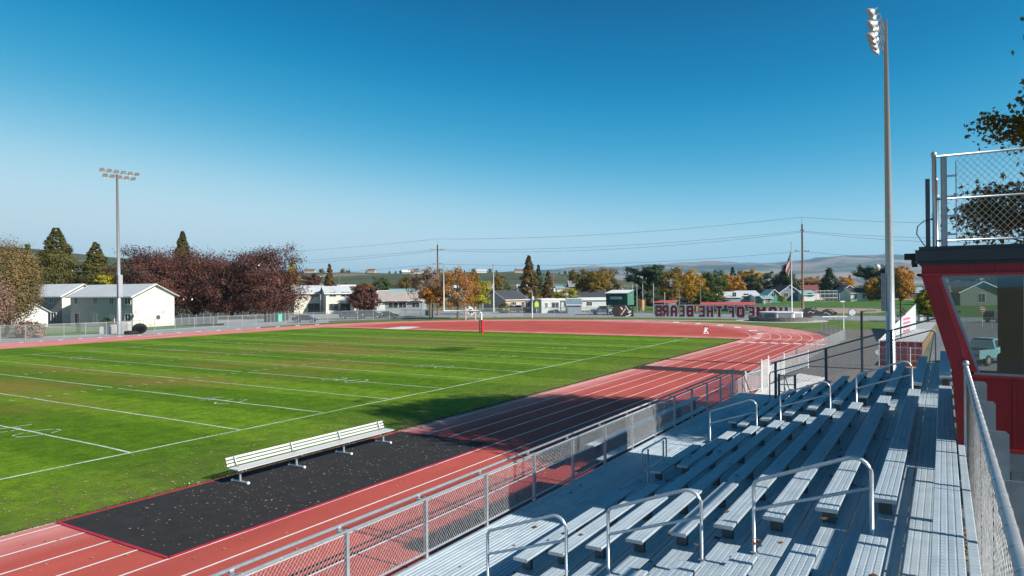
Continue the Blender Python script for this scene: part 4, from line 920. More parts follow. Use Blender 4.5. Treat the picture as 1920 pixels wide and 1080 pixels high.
# words run from the flagpole (right) to the dugout (left): seen from behind
def wordsign():
    t = thing('fence_letter_sign', 'big maroon capitals HOME OF THE BEARS fixed to the fence, seen mirrored', 'sign', tuple(gz(1345, 596)))
    words = [('S', 1227, 1243), ('R', 1242, 1254), ('A', 1257, 1270), ('E', 1273, 1284), ('B', 1287, 1300.5), ('E', 1310, 1322), ('H', 1324.5, 1337.5), ('T', 1341.5, 1355.5), ('F', 1364, 1377), ('O', 1380.5, 1396.5), ('E', 1402.5, 1415), ('M', 1418, 1436.5), ('O', 1441, 1457), ('H', 1461, 1477.5)]
    for ch, xa, xb in words:
        def yb(x): return 594.5+(x-1228)*(598-594.5)/(1477-1228)
        A = gz(xa, yb(xa)); B = gz(xb, yb(xb)); a = Vector((B[0], B[1], .12)); b = Vector((A[0], A[1], .12))
        d = (b-a); w = d.length; d.normalize(); D = DB((xa+xb)/2, yb((xa+xb)/2)); nrm = d.cross(Vector((0, 0, 1))).normalized()
        letter(t, ch, a+nrm*.1, d, w, 21.5*D/FPX, nrm)
wordsign()

# ------------------------------------------------------------------ BUILDINGS
def mcol(n, c, rough=.8, **k): return M(n, c, rough, 0, .06, .6, **k)
SHINGLE_W = mcol('pale_shingle', (.50, .52, .54)); SHINGLE_D = mcol('dark_shingle', (.055, .06, .07)); SHINGLE_BR = mcol('brown_shingle', (.16, .085, .065)); SHINGLE_RED = mcol('red_metal_roof', (.50, .085, .085)); SHINGLE_TEAL = mcol('teal_metal_roof', (.20, .38, .42)); SHINGLE_WH = mcol('white_metal_roof', (.70, .72, .72)); SHINGLE_GR = mcol('grey_shingle', (.26, .26, .27))
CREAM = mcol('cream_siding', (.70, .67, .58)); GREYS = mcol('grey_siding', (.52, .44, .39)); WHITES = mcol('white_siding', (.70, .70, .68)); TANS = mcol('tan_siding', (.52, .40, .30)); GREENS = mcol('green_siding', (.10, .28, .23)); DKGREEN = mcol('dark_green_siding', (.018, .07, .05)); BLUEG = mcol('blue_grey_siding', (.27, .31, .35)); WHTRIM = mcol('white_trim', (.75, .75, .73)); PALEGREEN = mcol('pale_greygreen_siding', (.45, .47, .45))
def house(name, label, x0, D0, x1, D1, Wd, zb, ze, zr, ridge, wall, roof, wins=(), cat='house', over=.45, gablemat=None, door=None, sidewins=(), siding=True, group=None):
    """facade from column x0 at depth D0 to column x1 at depth D1; ridge 'L' along the facade or 'W' across it"""
    A = PX(x0, D0); B = PX(x1, D1); ax = (B-A); L = ax.length; ax.normalize(); ay = Vector((-ax.y, ax.x, 0))
    if ay.dot(Vector(FH)) < 0: ay = -ay
    t = thing(name, label, cat, (A.x, A.y, zb), group=group)
    def P(u, v, z): return (A.x+ax.x*u+ay.x*v, A.y+ax.y*u+ay.y*v, z)
    mb = MB()
    h = [(0, 0), (L, 0), (L, Wd), (0, Wd)]
    mb.quad(P(0, 0, zb), P(L, 0, zb), P(L, 0, ze), P(0, 0, ze)); mb.quad(P(0, Wd, zb), P(L, Wd, zb), P(L, Wd, ze), P(0, Wd, ze))
    if ridge == 'L': mb.quad(P(0, 0, ze), P(L, 0, ze), P(L, Wd, ze), P(0, Wd, ze))
    put('wall', mb, wall, t)
    if ridge == 'L':
        for u in (0, L): mg = MB(); mg.quad(P(u, 0, zb), P(u, Wd, zb), P(u, Wd, ze), P(u, Wd/2, zr-.06), P(u, 0, ze)); put('gable_wall', mg, gablemat or wall, t)
    else:
        for u in (0, L): mg = MB(); mg.quad(P(u, 0, zb), P(u, Wd, zb), P(u, Wd, ze), P(u, 0, ze)); put('side_wall', mg, gablemat or wall, t)
        for v in (0, Wd): mg = MB(); mg.quad(P(0, v, ze), P(L, v, ze), P(L/2, v, zr-.06)); put('gable_wall', mg, gablemat or wall, t)
    # roof slabs
    mr = MB(); th = .14; o = over
    if ridge == 'L':
        sl = (zr-ze)/(Wd/2)
        for v0, v1, za in ((-o, Wd/2, ze-o*sl), (Wd+o, Wd/2, ze-o*sl)):
            a, b, c, d = P(-o, v0, za), P(L+o, v0, za), P(L+o, v1, zr), P(-o, v1, zr)
            up = [(p[0], p[1], p[2]+th) for p in (a, b, c, d)]
            mr.quad(*up); mr.quad(a, b, c, d); mr.quad(a, b, up[1], up[0]); mr.quad(b, c, up[2], up[1]); mr.quad(a, d, up[3], up[0])
    elif ridge == 'W':
        sl = (zr-ze)/(L/2)
        for u0, u1, za in ((-o, L/2, ze-o*sl), (L+o, L/2, ze-o*sl)):
            a, b, c, d = P(u0, -o, za), P(u0, Wd+o, za), P(u1, Wd+o, zr), P(u1, -o, zr)
            up = [(p[0], p[1], p[2]+th) for p in (a, b, c, d)]
            mr.quad(*up); mr.quad(a, b, c, d); mr.quad(a, b, up[1], up[0]); mr.quad(b, c, up[2], up[1]); mr.quad(a, d, up[3], up[0])
    rr_ = put('roof', mr, roof, t)
    mf = MB()
    if ridge == 'W':
        for u0, u1, za in ((-o, L/2, ze-o*(zr-ze)/(L/2)), (L+o, L/2, ze-o*(zr-ze)/(L/2))):
            mf.bar(P(u0, -o-.03, za+.02), P(u1, -o-.03, zr+.04), .05, .22)
    else:
        for uu in (-o-.03, L+o+.03):
            sl = (zr-ze)/(Wd/2); mf.bar(P(uu, -o, ze-o*sl+.02), P(uu, Wd/2, zr+.04), .05, .22)
        mf.bar(P(-o, -o-.03, ze-o*sl+.03), P(L+o, -o-.03, ze-o*sl+.03), .05, .18)
    put('fascia', mf, WHTRIM, rr_)
    # siding courses
    if siding and (ze-zb) > 1.5:
        ms = MB(); n = int((ze-zb)/.42)
        for i in range(1, n): z = zb+i*(ze-zb)/n; ms.bar(P(0, -.012, z), P(L, -.012, z), .02, .03)
        put('siding_laps', ms, wall, t, kind='stuff')
    for (u, z, w, hh) in wins:
        u = u*L; z = zb+z; mb = MB()
        f = .07
        mb.bar(P(u-w/2-f/2, -.04, z-hh/2-f/2), P(u+w/2+f/2, -.04, z-hh/2-f/2), .09, f); mb.bar(P(u-w/2-f/2, -.04, z+hh/2+f/2), P(u+w/2+f/2, -.04, z+hh/2+f/2), .09, f)
        for uu in (u-w/2-f/2, u, u+w/2+f/2): mb.obox(P(uu, -.04, z), ax, ay, (0, 0, 1), f/2 if uu != u else f/3, .04, hh/2)
        wo = put('window', mb, WHTRIM, t)
        mb = MB(); mb.quad(P(u-w/2, -.02, z-hh/2), P(u+w/2, -.02, z-hh/2), P(u+w/2, -.02, z+hh/2), P(u-w/2, -.02, z+hh/2)); put('pane', mb, DARKGLASS, wo)
    for (v, z, w, hh, side) in sidewins:
        u = 0 if side < 0 else L; dn = ax*(-1 if side < 0 else 1); v = v*Wd; z = zb+z
        mb = MB(); c = Vector(P(u, v, z))+dn*.03; mb.obox(c, ay, dn, (0, 0, 1), w/2+.07, .03, hh/2+.07); wo = put('window', mb, WHTRIM, t)
        mb = MB(); c = Vector(P(u, v, z))+dn*.05; mb.obox(c, ay, dn, (0, 0, 1), w/2, .02, hh/2); put('pane', mb, DARKGLASS, wo)
    if door:
        for (u, w, hh) in door:
            mb = MB(); c = P(u*L, -.03, zb+hh/2); mb.obox(c, ax, ay, (0, 0, 1), w/2, .05, hh/2); put('door', mb, WHTRIM, t)
    return t, P, L
def wins2(n, w, h, z, a=.08, b=.92): return [(a+(b-a)*(i+.5)/n, z, w, h) for i in range(n)]
def H(name, label, x0, x1, ye, yr, D, Wd, ridge, wall, roof, dD=0, zb=-.1, **k):
    """eave / ridge given as photo rows at depth D"""
    xm = (x0+x1)/2; ze = ZY(xm, ye, D); zr = ZY(xm, yr, D)
    return house(name, label, x0, D-dD/2, x1, D+dD/2, Wd, zb, ze, zr, ridge, wall, roof, **k)
# apartments on the left; the gables' cream siding has the sunlight put into it
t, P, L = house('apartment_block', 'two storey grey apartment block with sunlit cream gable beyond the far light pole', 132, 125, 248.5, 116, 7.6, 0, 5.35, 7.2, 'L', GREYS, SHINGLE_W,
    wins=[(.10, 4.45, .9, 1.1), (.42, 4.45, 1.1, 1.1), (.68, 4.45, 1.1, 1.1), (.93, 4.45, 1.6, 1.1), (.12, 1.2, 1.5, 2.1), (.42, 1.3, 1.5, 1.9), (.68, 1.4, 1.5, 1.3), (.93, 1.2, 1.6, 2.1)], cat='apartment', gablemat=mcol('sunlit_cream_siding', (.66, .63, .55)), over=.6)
for xx, dd in ((252, 115.4), (304, 119.3)):
    q = PX(xx, dd); zz = ZY(xx, 585.5, dd); mb = MB(); mb.lathe([(.42, -.05), (.36, .05), (.02, .10)], (q.x, q.y-.15, zz), 12, axis='y'); put('satellite_dish', mb, M('dish_grey', (.45, .45, .45)), t)
t, P, L = house('apartment_block', 'grey apartment wing standing further left behind the olive willow', 40, 134, 116, 129, 7.6, 0, 5.5, 7.5, 'L', mcol('brown_grey_siding', (.30, .26, .23)), SHINGLE_W,
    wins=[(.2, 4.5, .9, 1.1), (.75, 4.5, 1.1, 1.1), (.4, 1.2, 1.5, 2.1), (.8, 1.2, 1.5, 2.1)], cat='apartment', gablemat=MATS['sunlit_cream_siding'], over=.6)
house('cream_building', 'small cream building half hidden behind the willow at the left edge', -30, 120, 28, 118, 6, 0, 2.6, 4.2, 'L', WHITES, SHINGLE_W, wins=[(.8, 1.3, 1.2, 1.2)], cat='building')
# cream apartments behind the parked cars
H('apartment_block', 'cream two storey block left of the pair with grey roof', 551, 601, 549.5, 536, 184, 8, 'L', CREAM, SHINGLE_W, dD=2.5, wins=[(.78, 5.0, 2.2, 1.2), (.74, 1.5, 3, 2.4)], cat='apartment', over=.45)
H('apartment_block', 'cream two storey block right of the pair with small upper windows', 611, 656, 549.5, 537, 181, 8, 'L', CREAM, SHINGLE_W, dD=2.5, wins=[(.28, 5.1, 1.6, 1.2), (.82, 5.1, 2.4, 1.2), (.32, 1.8, 2.4, 1.6), (.80, 1.4, 2.6, 2.5)], cat='apartment', over=.45)
# houses along the street and beyond, left to right
t, P, L = H('bungalow', 'low grey bungalow with red awnings across the street', 707, 792, 563, 546, 205, 9, 'L', BLUEG, mcol('tan_roof', (.38, .33, .30)), wins=[(.35, 1.6, 2.8, 1.6), (.56, 1.6, 2.2, 1.6), (.85, 1.6, 2.2, 1.4)], door=[(.08, 2.4, 2.2)])
mb = MB()
for u in (.30, .56, .85): c = P(u*L, -.5, 2.75); mb.bar(P(u*L-1.5, -.5, 2.7), P(u*L+1.5, -.5, 2.7), .9, .08)
put('awning', mb, mcol('awning_red', (.50, .12, .08)), t)
H('house', 'white roofed house behind the maroon maple and bungalow', 700, 752, 556, 545, 245, 10, 'L', WHITES, SHINGLE_WH)
H('house', 'teal roofed house behind the bungalow', 728, 785, 555, 542, 232, 10, 'L', WHITES, SHINGLE_TEAL)
H('carport', 'open white carport beside the charcoal roofed house', 905, 940, 561, 554, 205, 6, 'W', WHITES, SHINGLE_WH, cat='carport')
H('house', 'tan house with steep charcoal roof right of the goal post', 948, 988, 561, 545, 185, 10, 'L', TANS, SHINGLE_D, dD=4.5, wins=[(.4, 1.7, 1.1, 1.8), (.8, 1.7, 1.1, 1.8)])
H('mobile_home', 'pale grey mobile home with white window trim facing the street', 1015, 1050, 561.5, 560.5, 172, 5, 'L', PALEGREEN, WHTRIM, dD=4, wins=[(.25, 1.9, .8, 1.3), (.72, 1.9, 2.4, 1.4)], over=.1, cat='mobile home')
H('shed', 'black boxy trailer end left of the pale mobile home', 985, 1014, 562.5, 561.5, 173, 5, 'L', mcol('black_siding', (.02, .025, .03)), WHTRIM, wins=[(.15, 2.0, 1, 1.5)], over=.1, cat='trailer')
H('mobile_home', 'long white trailer behind the blue roofed cottage', 1052, 1140, 562.5, 560, 190, 6, 'L', WHITES, WHTRIM, wins=[(.12, 1.8, 1.4, 1.4), (.6, 1.8, 1.4, 1)], over=.3, cat='mobile home')
H('cottage', 'little cottage with slate blue roof and white gable end', 1064, 1090, 571, 561.5, 166, 6, 'L', BLUEG, mcol('slate_blue_roof', (.16, .24, .27)), gablemat=WHITES, cat='cottage', over=.3)
H('house', 'house with bright red hipped roof among green shrubs', 1018, 1051, 558, 549, 235, 8, 'L', WHITES, SHINGLE_RED)
H('house', 'small peach gabled house with red roof above the green booth', 1150, 1168, 543, 533, 330, 10, 'W', TANS, SHINGLE_RED)
H('house', 'dark roofed house under the round golden tree', 1082, 1135, 557, 545, 222, 9, 'L', mcol('dark_slate_siding', (.10, .11, .13)), SHINGLE_D)  # dark grey walls and roof
H('house', 'slate grey house high behind the golden tree', 1068, 1098, 536, 526, 330, 10, 'L', mcol('slate_siding', (.14, .16, .18)), SHINGLE_GR)
H('house', 'pale blue flat roofed house left of the slate grey one', 1044, 1066, 540, 536, 330, 10, 'L', WHITES, SHINGLE_TEAL)
H('shed', 'tan shed with orange brown roof behind the second dugout', 1276, 1302, 561.5, 557, 255, 6, 'L', mcol('tan_shed', (.46, .40, .30)), mcol('orange_roof', (.45, .25, .13)), cat='shed')
H('house', 'grey house with pale roof and white sunlit gable', 1342, 1388, 557, 547.5, 265, 11, 'L', BLUEG, SHINGLE_W, gablemat=WHITES, wins=[(.2, 3.2, 1.4, 1.4), (.75, 3.2, 1.4, 1.6)])
H('house', 'wide blue grey house with pale roof left of the green cabin', 1388, 1424, 554, 545.5, 278, 12, 'L', BLUEG, SHINGLE_W, wins=[(.3, 2.2, 2, 2.4), (.8, 2.2, 1.5, 1.6)])
H('porch_house', 'low white porch house beside the green cabin', 1416, 1440, 556, 552, 272, 8, 'L', WHITES, SHINGLE_W, cat='house')
H('cabin', 'green gabled cabin with white rake boards', 1437, 1466, 556, 543, 262, 8, 'W', GREENS, SHINGLE_WH, wins=[(.45, 3.0, 1.2, 1.4)], cat='cabin')
H('lean_to', 'white doored green lean-to joined under the cabin', 1430, 1447, 559, 555, 255, 5, 'L', BLUEG, SHINGLE_TEAL, wins=[(.7, 1.2, .8, 2)], cat='shed')
H('house', 'big blue grey gabled house behind the flagpole', 1462, 1500, 548, 535, 290, 12, 'W', mcol('steel_blue_siding', (.20, .23, .28)), SHINGLE_BR, wins=[(.3, 2.6, 1.8, 1.6)])
H('house', 'brown roofed house among dark trees left of the flagpole', 1414, 1448, 543, 536, 330, 10, 'L', mcol('umber_siding', (.10, .06, .05)), SHINGLE_BR)
H('house', 'house with maroon brown roof right of the utility pole', 1508, 1541, 546, 535, 315, 12, 'L', WHITES, mcol('maroon_shingle', (.20, .06, .06)))
H('house', 'white house with teal roof beside the ballpark backstop', 1505, 1527, 552, 545, 285, 8, 'L', WHITES, SHINGLE_TEAL, wins=[(.6, 2.6, 2, 1.6)])
H('house', 'grey split level house with steep roof right of the batting cage', 1573, 1612, 548, 535, 290, 13, 'W', mcol('ash_siding', (.24, .25, .27)), SHINGLE_GR, wins=[(.75, 2.0, 1.2, 2.4)])
H('house', 'cream fronted house under the tall pine', 1595, 1625, 549, 540, 275, 9, 'L', CREAM, SHINGLE_D, wins=[(.3, 2, 1, 2), (.8, 2, 1, 2)])
H('shop', 'low building with red eave and blue roof far behind the big pole', 1704, 1738, 548, 541, 330, 12, 'L', mcol('deep_red_wall', (.10, .06, .06)), mcol('blue_roof', (.22, .36, .44)), cat='shop')
t, P, L = H('ranch_house', 'green ranch house with brown roof seen through the press box window', 1800, 1880, 546, 528, 200, 14, 'W', mcol('sage_siding', (.16, .20, .17)), SHINGLE_BR, wins=[(.5, 2.2, 2.0, 2.6)], over=1.0)
H('house', 'red brown roofed wing left of the ranch house', 1772, 1806, 546, 536.5, 204, 12, 'L', mcol('sage_wing', (.12, .15, .14)), mcol('red_brown_roof', (.30, .10, .07)))
# dugouts
for lab, x0, x1, ye, D in (('long dugout with pink red roof behind the letter sign', 1316, 1412, 571, 172), ('short dugout with red roof near the light masts', 1226, 1252, 566.5, 190)):
    A = PX(x0, D); B = PX(x1, D-4); ze = ZY(x0, ye, D); t = thing('dugout', lab, 'dugout', (A.x, A.y, 0)); ax = (B-A).normalized(); ay = Vector((-ax.y, ax.x, 0)); L = (B-A).length
    mb = MB(); mb.obox(A+ax*L/2+ay*3+Vector((0, 0, ze/2)), ax, ay, (0, 0, 1), L/2, .1, ze/2); mb.obox(A+ay*1.5+Vector((0, 0, ze/2)), ax, ay, (0, 0, 1), .1, 1.5, ze/2); mb.obox(B+ay*1.5+Vector((0, 0, ze/2)), ax, ay, (0, 0, 1), .1, 1.5, ze/2); mb.obox(A+ax*L/2+Vector((0, 0, ze*.4)), ax, ay, (0, 0, 1), L/2, .08, ze*.4); put('wall', mb, mcol('dugout_block', (.13, .16, .17)), t)
    mb = MB(); mb.obox(A+ax*L/2+ay*1.2+Vector((0, 0, ze+.12)), ax, (ay*.99+Vector((0, 0, .12))).normalized(), (Vector((0, 0, 1))-ay*.12).normalized(), L/2+.5, 2.4, .1); put('roof', mb, SHINGLE_RED, t)
    for i in range(int(L/3)+1):
        p = A+ax*(L*i/int(L/3)); mb = MB(); mb.tube([(p.x, p.y, 0), (p.x, p.y, ze)], .06, 6); put('post', mb, GALV, t)
# green announcer booth on stilts
D = 152; bz0, bz1 = ZY(1150, 572, D), ZY(1150, 549.5, D)
A = PX(1136, D+1); B = PX(1176.5, D-1.5); ax = (B-A).normalized(); ay = Vector((-ax.y, ax.x, 0)); L = (B-A).length; Wd = 3.9
t = thing('announcer_booth', 'dark green raised booth with white roof and a pale name board', 'booth', (A.x, A.y, 0))
def P(u, v, z): q = A+ax*u+ay*v; return (q.x, q.y, z)
ayd = (ay+ax*.45).normalized()
mb = MB(); mb.quad(P(0, 0, bz0), P(L, 0, bz0), P(L, 0, bz1), P(0, 0, bz1)); mb.quad(P(0, Wd, bz0), P(L, Wd, bz0), P(L, Wd, bz1+.6), P(0, Wd, bz1+.6)); mb.quad(P(0, 0, bz0), P(0, Wd, bz0), P(0, Wd, bz1+.6), P(0, 0, bz1)); mb.quad(P(0, 0, bz0), P(L, 0, bz0), P(L, Wd, bz0), P(0, Wd, bz0)); put('wall', mb, DKGREEN, t)
mb = MB(); mb.quad(P(L, 0, bz0), P(L, Wd, bz0), P(L, Wd, bz1+.6), P(L, 0, bz1)); put('end_wall', mb, mcol('green_end_siding', (.05, .16, .11)), t)
mb = MB()
for i in range(1, 9): mb.bar(P(L*i/9, -.02, bz0), P(L*i/9+.001, -.02, bz1), .04, .04)
put('battens', mb, DKGREEN, t)
mb = MB(); mb.quad(P(-.2, -.3, bz1+.02), P(L+.2, -.3, bz1+.02), P(L+.2, Wd+.2, bz1+.68), P(-.2, Wd+.2, bz1+.68)); mb.quad(P(-.2, -.3, bz1-.1), P(L+.2, -.3, bz1-.1), P(L+.2, -.3, bz1+.02), P(-.2, -.3, bz1+.02)); put('roof', mb, SHINGLE_WH, t)
mb = MB(); mb.obox(P(L*.47, -.05, bz0+1.55), ax, ay, (0, 0, 1), 1.3, .03, .27); sg = put('name_board', mb, M('pale_board', (.55, .60, .66), .6), t)
me = text_mesh('UNDER ARMOUR', .30, .005); o = link('lettering', me, BLACK, sg); q = Matrix((( *(ax[:]), 0), (0, 0, 1, 0), (0, 0, 0, 0), (0, 0, 0, 1)))
c = Vector(P(L*.47, -.1, bz0+1.45)); o.matrix_parent_inverse = Matrix.Identity(4)
o.matrix_local = Matrix.Translation(c) @ Matrix(((ax.x, 0, -ay.x, 0), (ax.y, 0, -ay.y, 0), (0, 1, 0, 0), (0, 0, 0, 1)))
for u in (.2, L-.2):
    for v in (.2, Wd-.2): mb = MB(); q = P(u, v, 0); mb.box(q[0]-.1, q[0]+.1, q[1]-.1, q[1]+.1, 0, bz0); put('leg', mb, DKGREEN, t)
mb = MB(); c = P(L+.04, Wd*.45, bz0+1.9); mb.lathe([(.25, -.03), (.25, .03)], c, 10, axis='x'); put('speaker', mb, WHITE, t)

# dark privacy netting on the yard fences under the maroon maples
for lab, xa, xb, D in (('long dark netting screen under the maroon maples', 326, 408, 124), ('short dark netting screen right of the maroon maples', 500, 541, 133)):
    a, b = PX(xa, D), PX(xb, D+5); t = thing('netting_screen', lab, 'screen', tuple(a)); mb = MB(); mb.quad((a.x, a.y, .1), (b.x, b.y, .1), (b.x, b.y, 1.75), (a.x, a.y, 1.75)); put('netting', mb, M('dark_netting', (.03, .035, .04), .9), t)
    for i in range(7): q = a.lerp(b, i/6); mb = MB(); mb.tube([(q.x, q.y, 0), (q.x, q.y, 1.9)], .035, 6); put('post', mb, GALV, t)
# batting cage / backstop
D = 262; t = thing('backstop', 'galvanised pipe and mesh backstop at the ballpark', 'backstop', tuple(PX(1548, D)))
for i, x in enumerate((1530, 1538, 1546, 1554, 1562, 1570)):
    for dd in (0, 5): p = PX(x, D+dd); hh = ZY(x, 547 if i in (0, 5) else 544, D+dd); mb = MB(); mb.tube([(p.x, p.y, 0), (p.x, p.y, hh)], .09, 6); put('post', mb, GALV, t)
for z in (1.5, 3.0, 4.2):
    for dd in (0, 5): a = PX(1530, D+dd); b = PX(1570, D+dd); mb = MB(); mb.tube([(a.x, a.y, z), (b.x, b.y, z)], .07, 6); put('rail', mb, GALV, t)
for x in (1530, 1546, 1562, 1570): a = PX(x, D); b = PX(x, D+5); mb = MB(); mb.tube([(a.x, a.y, 4.2), (b.x, b.y, 4.3)], .07, 6); put('rail', mb, GALV, t)
a, b = PX(1530, D), PX(1570, D); mb = MB(); mb.quad((a.x, a.y, 0), (b.x, b.y, 0), (b.x, b.y, 4.3), (a.x, a.y, 4.3)); put('netting', mb, FARMESH, t, kind='stuff')
# masts (netting poles) by the booth
for i, (x, yt, yb, D) in enumerate([(1186, 533, 580, 165), (1194, 533, 580, 166), (1205, 533, 581, 164), (1225, 532, 595, 138), (1246, 548, 595, 140)]):
    p = PX(x, D); mb = MB(); mb.tube([(p.x, p.y, 0), (p.x, p.y, ZY(x, yt, D))], .09, 7)
    lab = ['slim galvanised mast at the booth corner', 'second slim mast just right of the booth', 'tall netting mast between booth and letters', 'tallest mast beside the letter S', 'shorter mast behind the letter A'][i]
    put('netting_mast', mb, GALV, None, label=lab, cat='mast', group='netting masts behind the curve')

# monument with flagpole
c = gz(1484, 603.5); D = DB(1484, 603.5); cx_, cy_ = float(c[0]), float(c[1]); shift = FH*4.5; cx_ += shift[0]; cy_ += shift[1]
mo = thing('flag_monument', 'round stone terrace with white hexagonal drum around the flagpole', 'monument', (cx_, cy_, 0))
mb = MB(); mb.lathe([(7.4, .0), (7.4, .03)], (cx_, cy_, -.02), 40); put('paving_ring', mb, M('ring_paving', (.5, .46, .42), .85, 0, .08, .8), mo)
mb = MB(); mb.lathe([(5.2, .0), (5.2, .62), (4.95, .62), (4.95, .5), (4.0, .5)], (cx_, cy_, .012), 40); put('lower_wall', mb, M('dark_block', (.13, .125, .12), .9, 0, .45, 4, .5, 12), mo)
mb = MB(); mb.lathe([(3.5, .5), (3.5, 1.42), (3.62, 1.42), (3.62, 1.52), (.1, 1.52)], (cx_, cy_, 0), 8); put('upper_drum', mb, M('white_stone', (.68, .68, .70), .7, 0, .08, 1), mo)
mb = MB()
for a in range(8):
    th = 2*math.pi*(a+.5)/8; r = 3.5*math.cos(math.pi/8)+.02; n = Vector((math.cos(th), math.sin(th), 0)); s = Vector((-n.y, n.x, 0)); mb.obox(Vector((cx_, cy_, .98))+n*r, s, n, (0, 0, 1), 1.0, .015, .32)
put('plaque_panel', mb, M('grey_plaque', (.24, .25, .27), .3, 0, .15, 2), mo)
mb = MB(); mb.lathe([(4.7, .5), (4.2, .62), (3.6, .6)], (cx_, cy_, .02), 24); put('mulch_bed', mb, M('mulch', (.12, .05, .03), .95, 0, .4, 3, .5), mo)
fp = thing('flagpole', 'slender white flagpole standing in the stone monument', 'flagpole', (cx_, cy_, 1.5))
fx, fy__ = cx_, cy_; Dp = DB(1484, 603.5)+4.5
p = PX(1484.3, Dp); 
mb = MB(); ztop = ZY(1484, 455, Dp); mb.tube([(p.x, p.y, 1.5), (p.x, p.y, ztop)], [.10, .05], 10); put('pole', mb, WHITE, fp, smooth=True)
mb = MB(); mb.lathe([(.02, -.1), (.1, 0), (.1, .06), (.02, .14)], (p.x, p.y, ztop+.1), 8); put('finial', mb, ALU, fp)
# flag: hangs from its hoist, swung out a little to the left
FR_, FWm, FB = M('flag_red', (.42, .02, .03), .7, 0, .1, 3), M('flag_white', (.70, .70, .70), .7, 0, .06, 3), M('flag_blue', (.012, .02, .09), .7, 0, .1, 3)
zt = ZY(1484, 466, Dp); zl = ZY(1484, 545, Dp); Hh = 2.4; Lf = 4.1
mb = MB(); nu, nv = 26, 13; V = {}
left = -Vector(RH); fwd = Vector(FH)
for i in range(nu+1):
    for j in range(nv*2+1):
        s = i/nu; tt = j/(nv*2)  # s along the fly, tt down the hoist
        z = zt-tt*Hh*(1-.25*s)-s*Lf*.93*(1-.12*tt)*(.35+.65*s) if False else zt-.1-tt*Hh*(1-.55*s)-s*Lf*(.92)
        out = .06+1.25*math.sin(min(1., (s*Lf+tt*Hh*.25)/Lf)*1.9)*(.55+.3*(1-tt))*(1-.35*tt)
        dep = .22*math.sin(tt*9+s*5)*s**.5
        q = Vector((p.x, p.y, z))+left*out*(.30+.70*s)+fwd*dep; V[i, j] = q
for i in range(nu):
    for j in range(nv*2):
        stripe = j//2; mi = 0 if stripe % 2 == 0 else 1
        if i < nu*.4 and stripe < 7:
            mi = 2
        mb.quad(V[i, j], V[i+1, j], V[i+1, j+1], V[i, j+1], mi=mi)
flag = put('flag', mb, [FR_, FWm, FB], None, label='United States flag hanging limp from the white flagpole', cat='flag')
mb = MB()
for i in range(1, 10):
    for j in range(1, 13):
        if (i+j) % 2 == 0:
            q = V[i, j]-fwd*.03; mb.lathe([(.055, -.004), (.055, .004)], q, 5, axis='x'); mb.lathe([(.055, -.004), (.055, .004)], q, 5, axis='y')
put('stars', mb, FWm, flag, kind='stuff')

# ------------------------------------------------------------------ utility poles and wires
def upole(label, x, D, ytop, arms):
    p = PX(x, D); zt = ZY(x, ytop, D); t = thing('utility_pole', label, 'utility pole', tuple(p))
    mb = MB(); mb.tube([(p.x, p.y, 0), (p.x, p.y, zt*.93)], [.24, .14], 10); put('pole', mb, WOOD, t, smooth=True)
    mb = MB(); mb.tube([(p.x, p.y, zt*.92), (p.x, p.y, zt)], .05, 6); put('top_pin', mb, GALVD, t)
    d = (Vector(FH)*.6+Vector(RH)*.8).normalized()
    for ya, w in arms:
        z = ZY(x, ya, D); mb = MB(); a = p+d*(-w/2); b = p+d*(w/2); mb.bar((a.x, a.y, z), (b.x, b.y, z), .10, .12); o = put('crossarm', mb, WOOD, t)
        mb = MB()
        for e in (a, b, p+d*(w*.25)): mb.lathe([(.06, 0), (.09, .08), (.05, .2)], (e.x, e.y, z+.06), 8)
        put('insulator', mb, DARKSTEEL, o)
    return p, zt
pa, za = upole('wooden utility pole rising behind the bare orange trees', 821, 158, 449, [(468, 3.4), (495, 2.2)])
pb_, zb_ = upole('tall wooden utility pole beside the flagpole', 1505, 128, 407, [(433, 1.2), (471, 4.2)])
def wire(name, lab, pts, sag, r=.022):
    P_ = []
    for (a, b) in zip(pts, pts[1:]):
        for i in range(17):
            s = i/16; q = a.lerp(b, s); P_.append((q.x, q.y, q.z-4*sag*s*(1-s)))
    mb = MB(); mb.tube(P_, r, 4); put(name, mb, M('black_cable', (.05, .05, .055), .6), None, label=lab, cat='power line', group='overhead wires between the utility poles')
def PZ(x, y, D): q = PX(x, D); return Vector((q.x, q.y, ZY(x, y, D)))
wire('overhead_wire', 'topmost power line running across the poles', [PZ(330, 478, 260), PZ(821, 448, 158), PZ(1504, 407, 128), PZ(2150, 405, 110)], 1.1)
wire('overhead_wire', 'upper of the two middle power lines', [PZ(330, 495, 262), PZ(819, 468, 158), PZ(1503, 433, 128), PZ(2150, 437, 110)], 1.1)
wire('overhead_wire', 'lower of the two middle power lines', [PZ(330, 497, 259), PZ(823, 470, 157), PZ(1507, 435, 127), PZ(2150, 442, 110)], 1.5)
wire('overhead_wire', 'lowest power line sagging between the poles', [PZ(330, 520, 260), PZ(821, 495, 158), PZ(1503, 471, 128), PZ(2150, 483, 110)], 1.2)
for lab, x, D, yt in (('dark utility pole in front of the brown conifer', 1037, 215, 512), ('second dark pole near the blue roofed cottage', 1061, 185, 536), ('grey utility pole left of the grey house', 1313, 200, 527), ('brown pole among the golden trees', 1273, 220, 540), ('thin brown pole in front of the maroon hedge', 1326, 240, 560), ('distant pole behind the maroon maple', 636, 300, 510)):
    p = PX(x, D); mb = MB(); mb.tube([(p.x, p.y, 0), (p.x, p.y, ZY(x, yt, D))], [.2, .13], 7); o = thing('utility_pole', lab, 'utility pole', tuple(p)); put('pole', mb, WOOD, o); mb = MB(); z = ZY(x, yt, D)-.8; mb.bar((p.x-1, p.y+.7, z), (p.x+1, p.y-.7, z), .1, .12); put('crossarm', mb, WOOD, o)

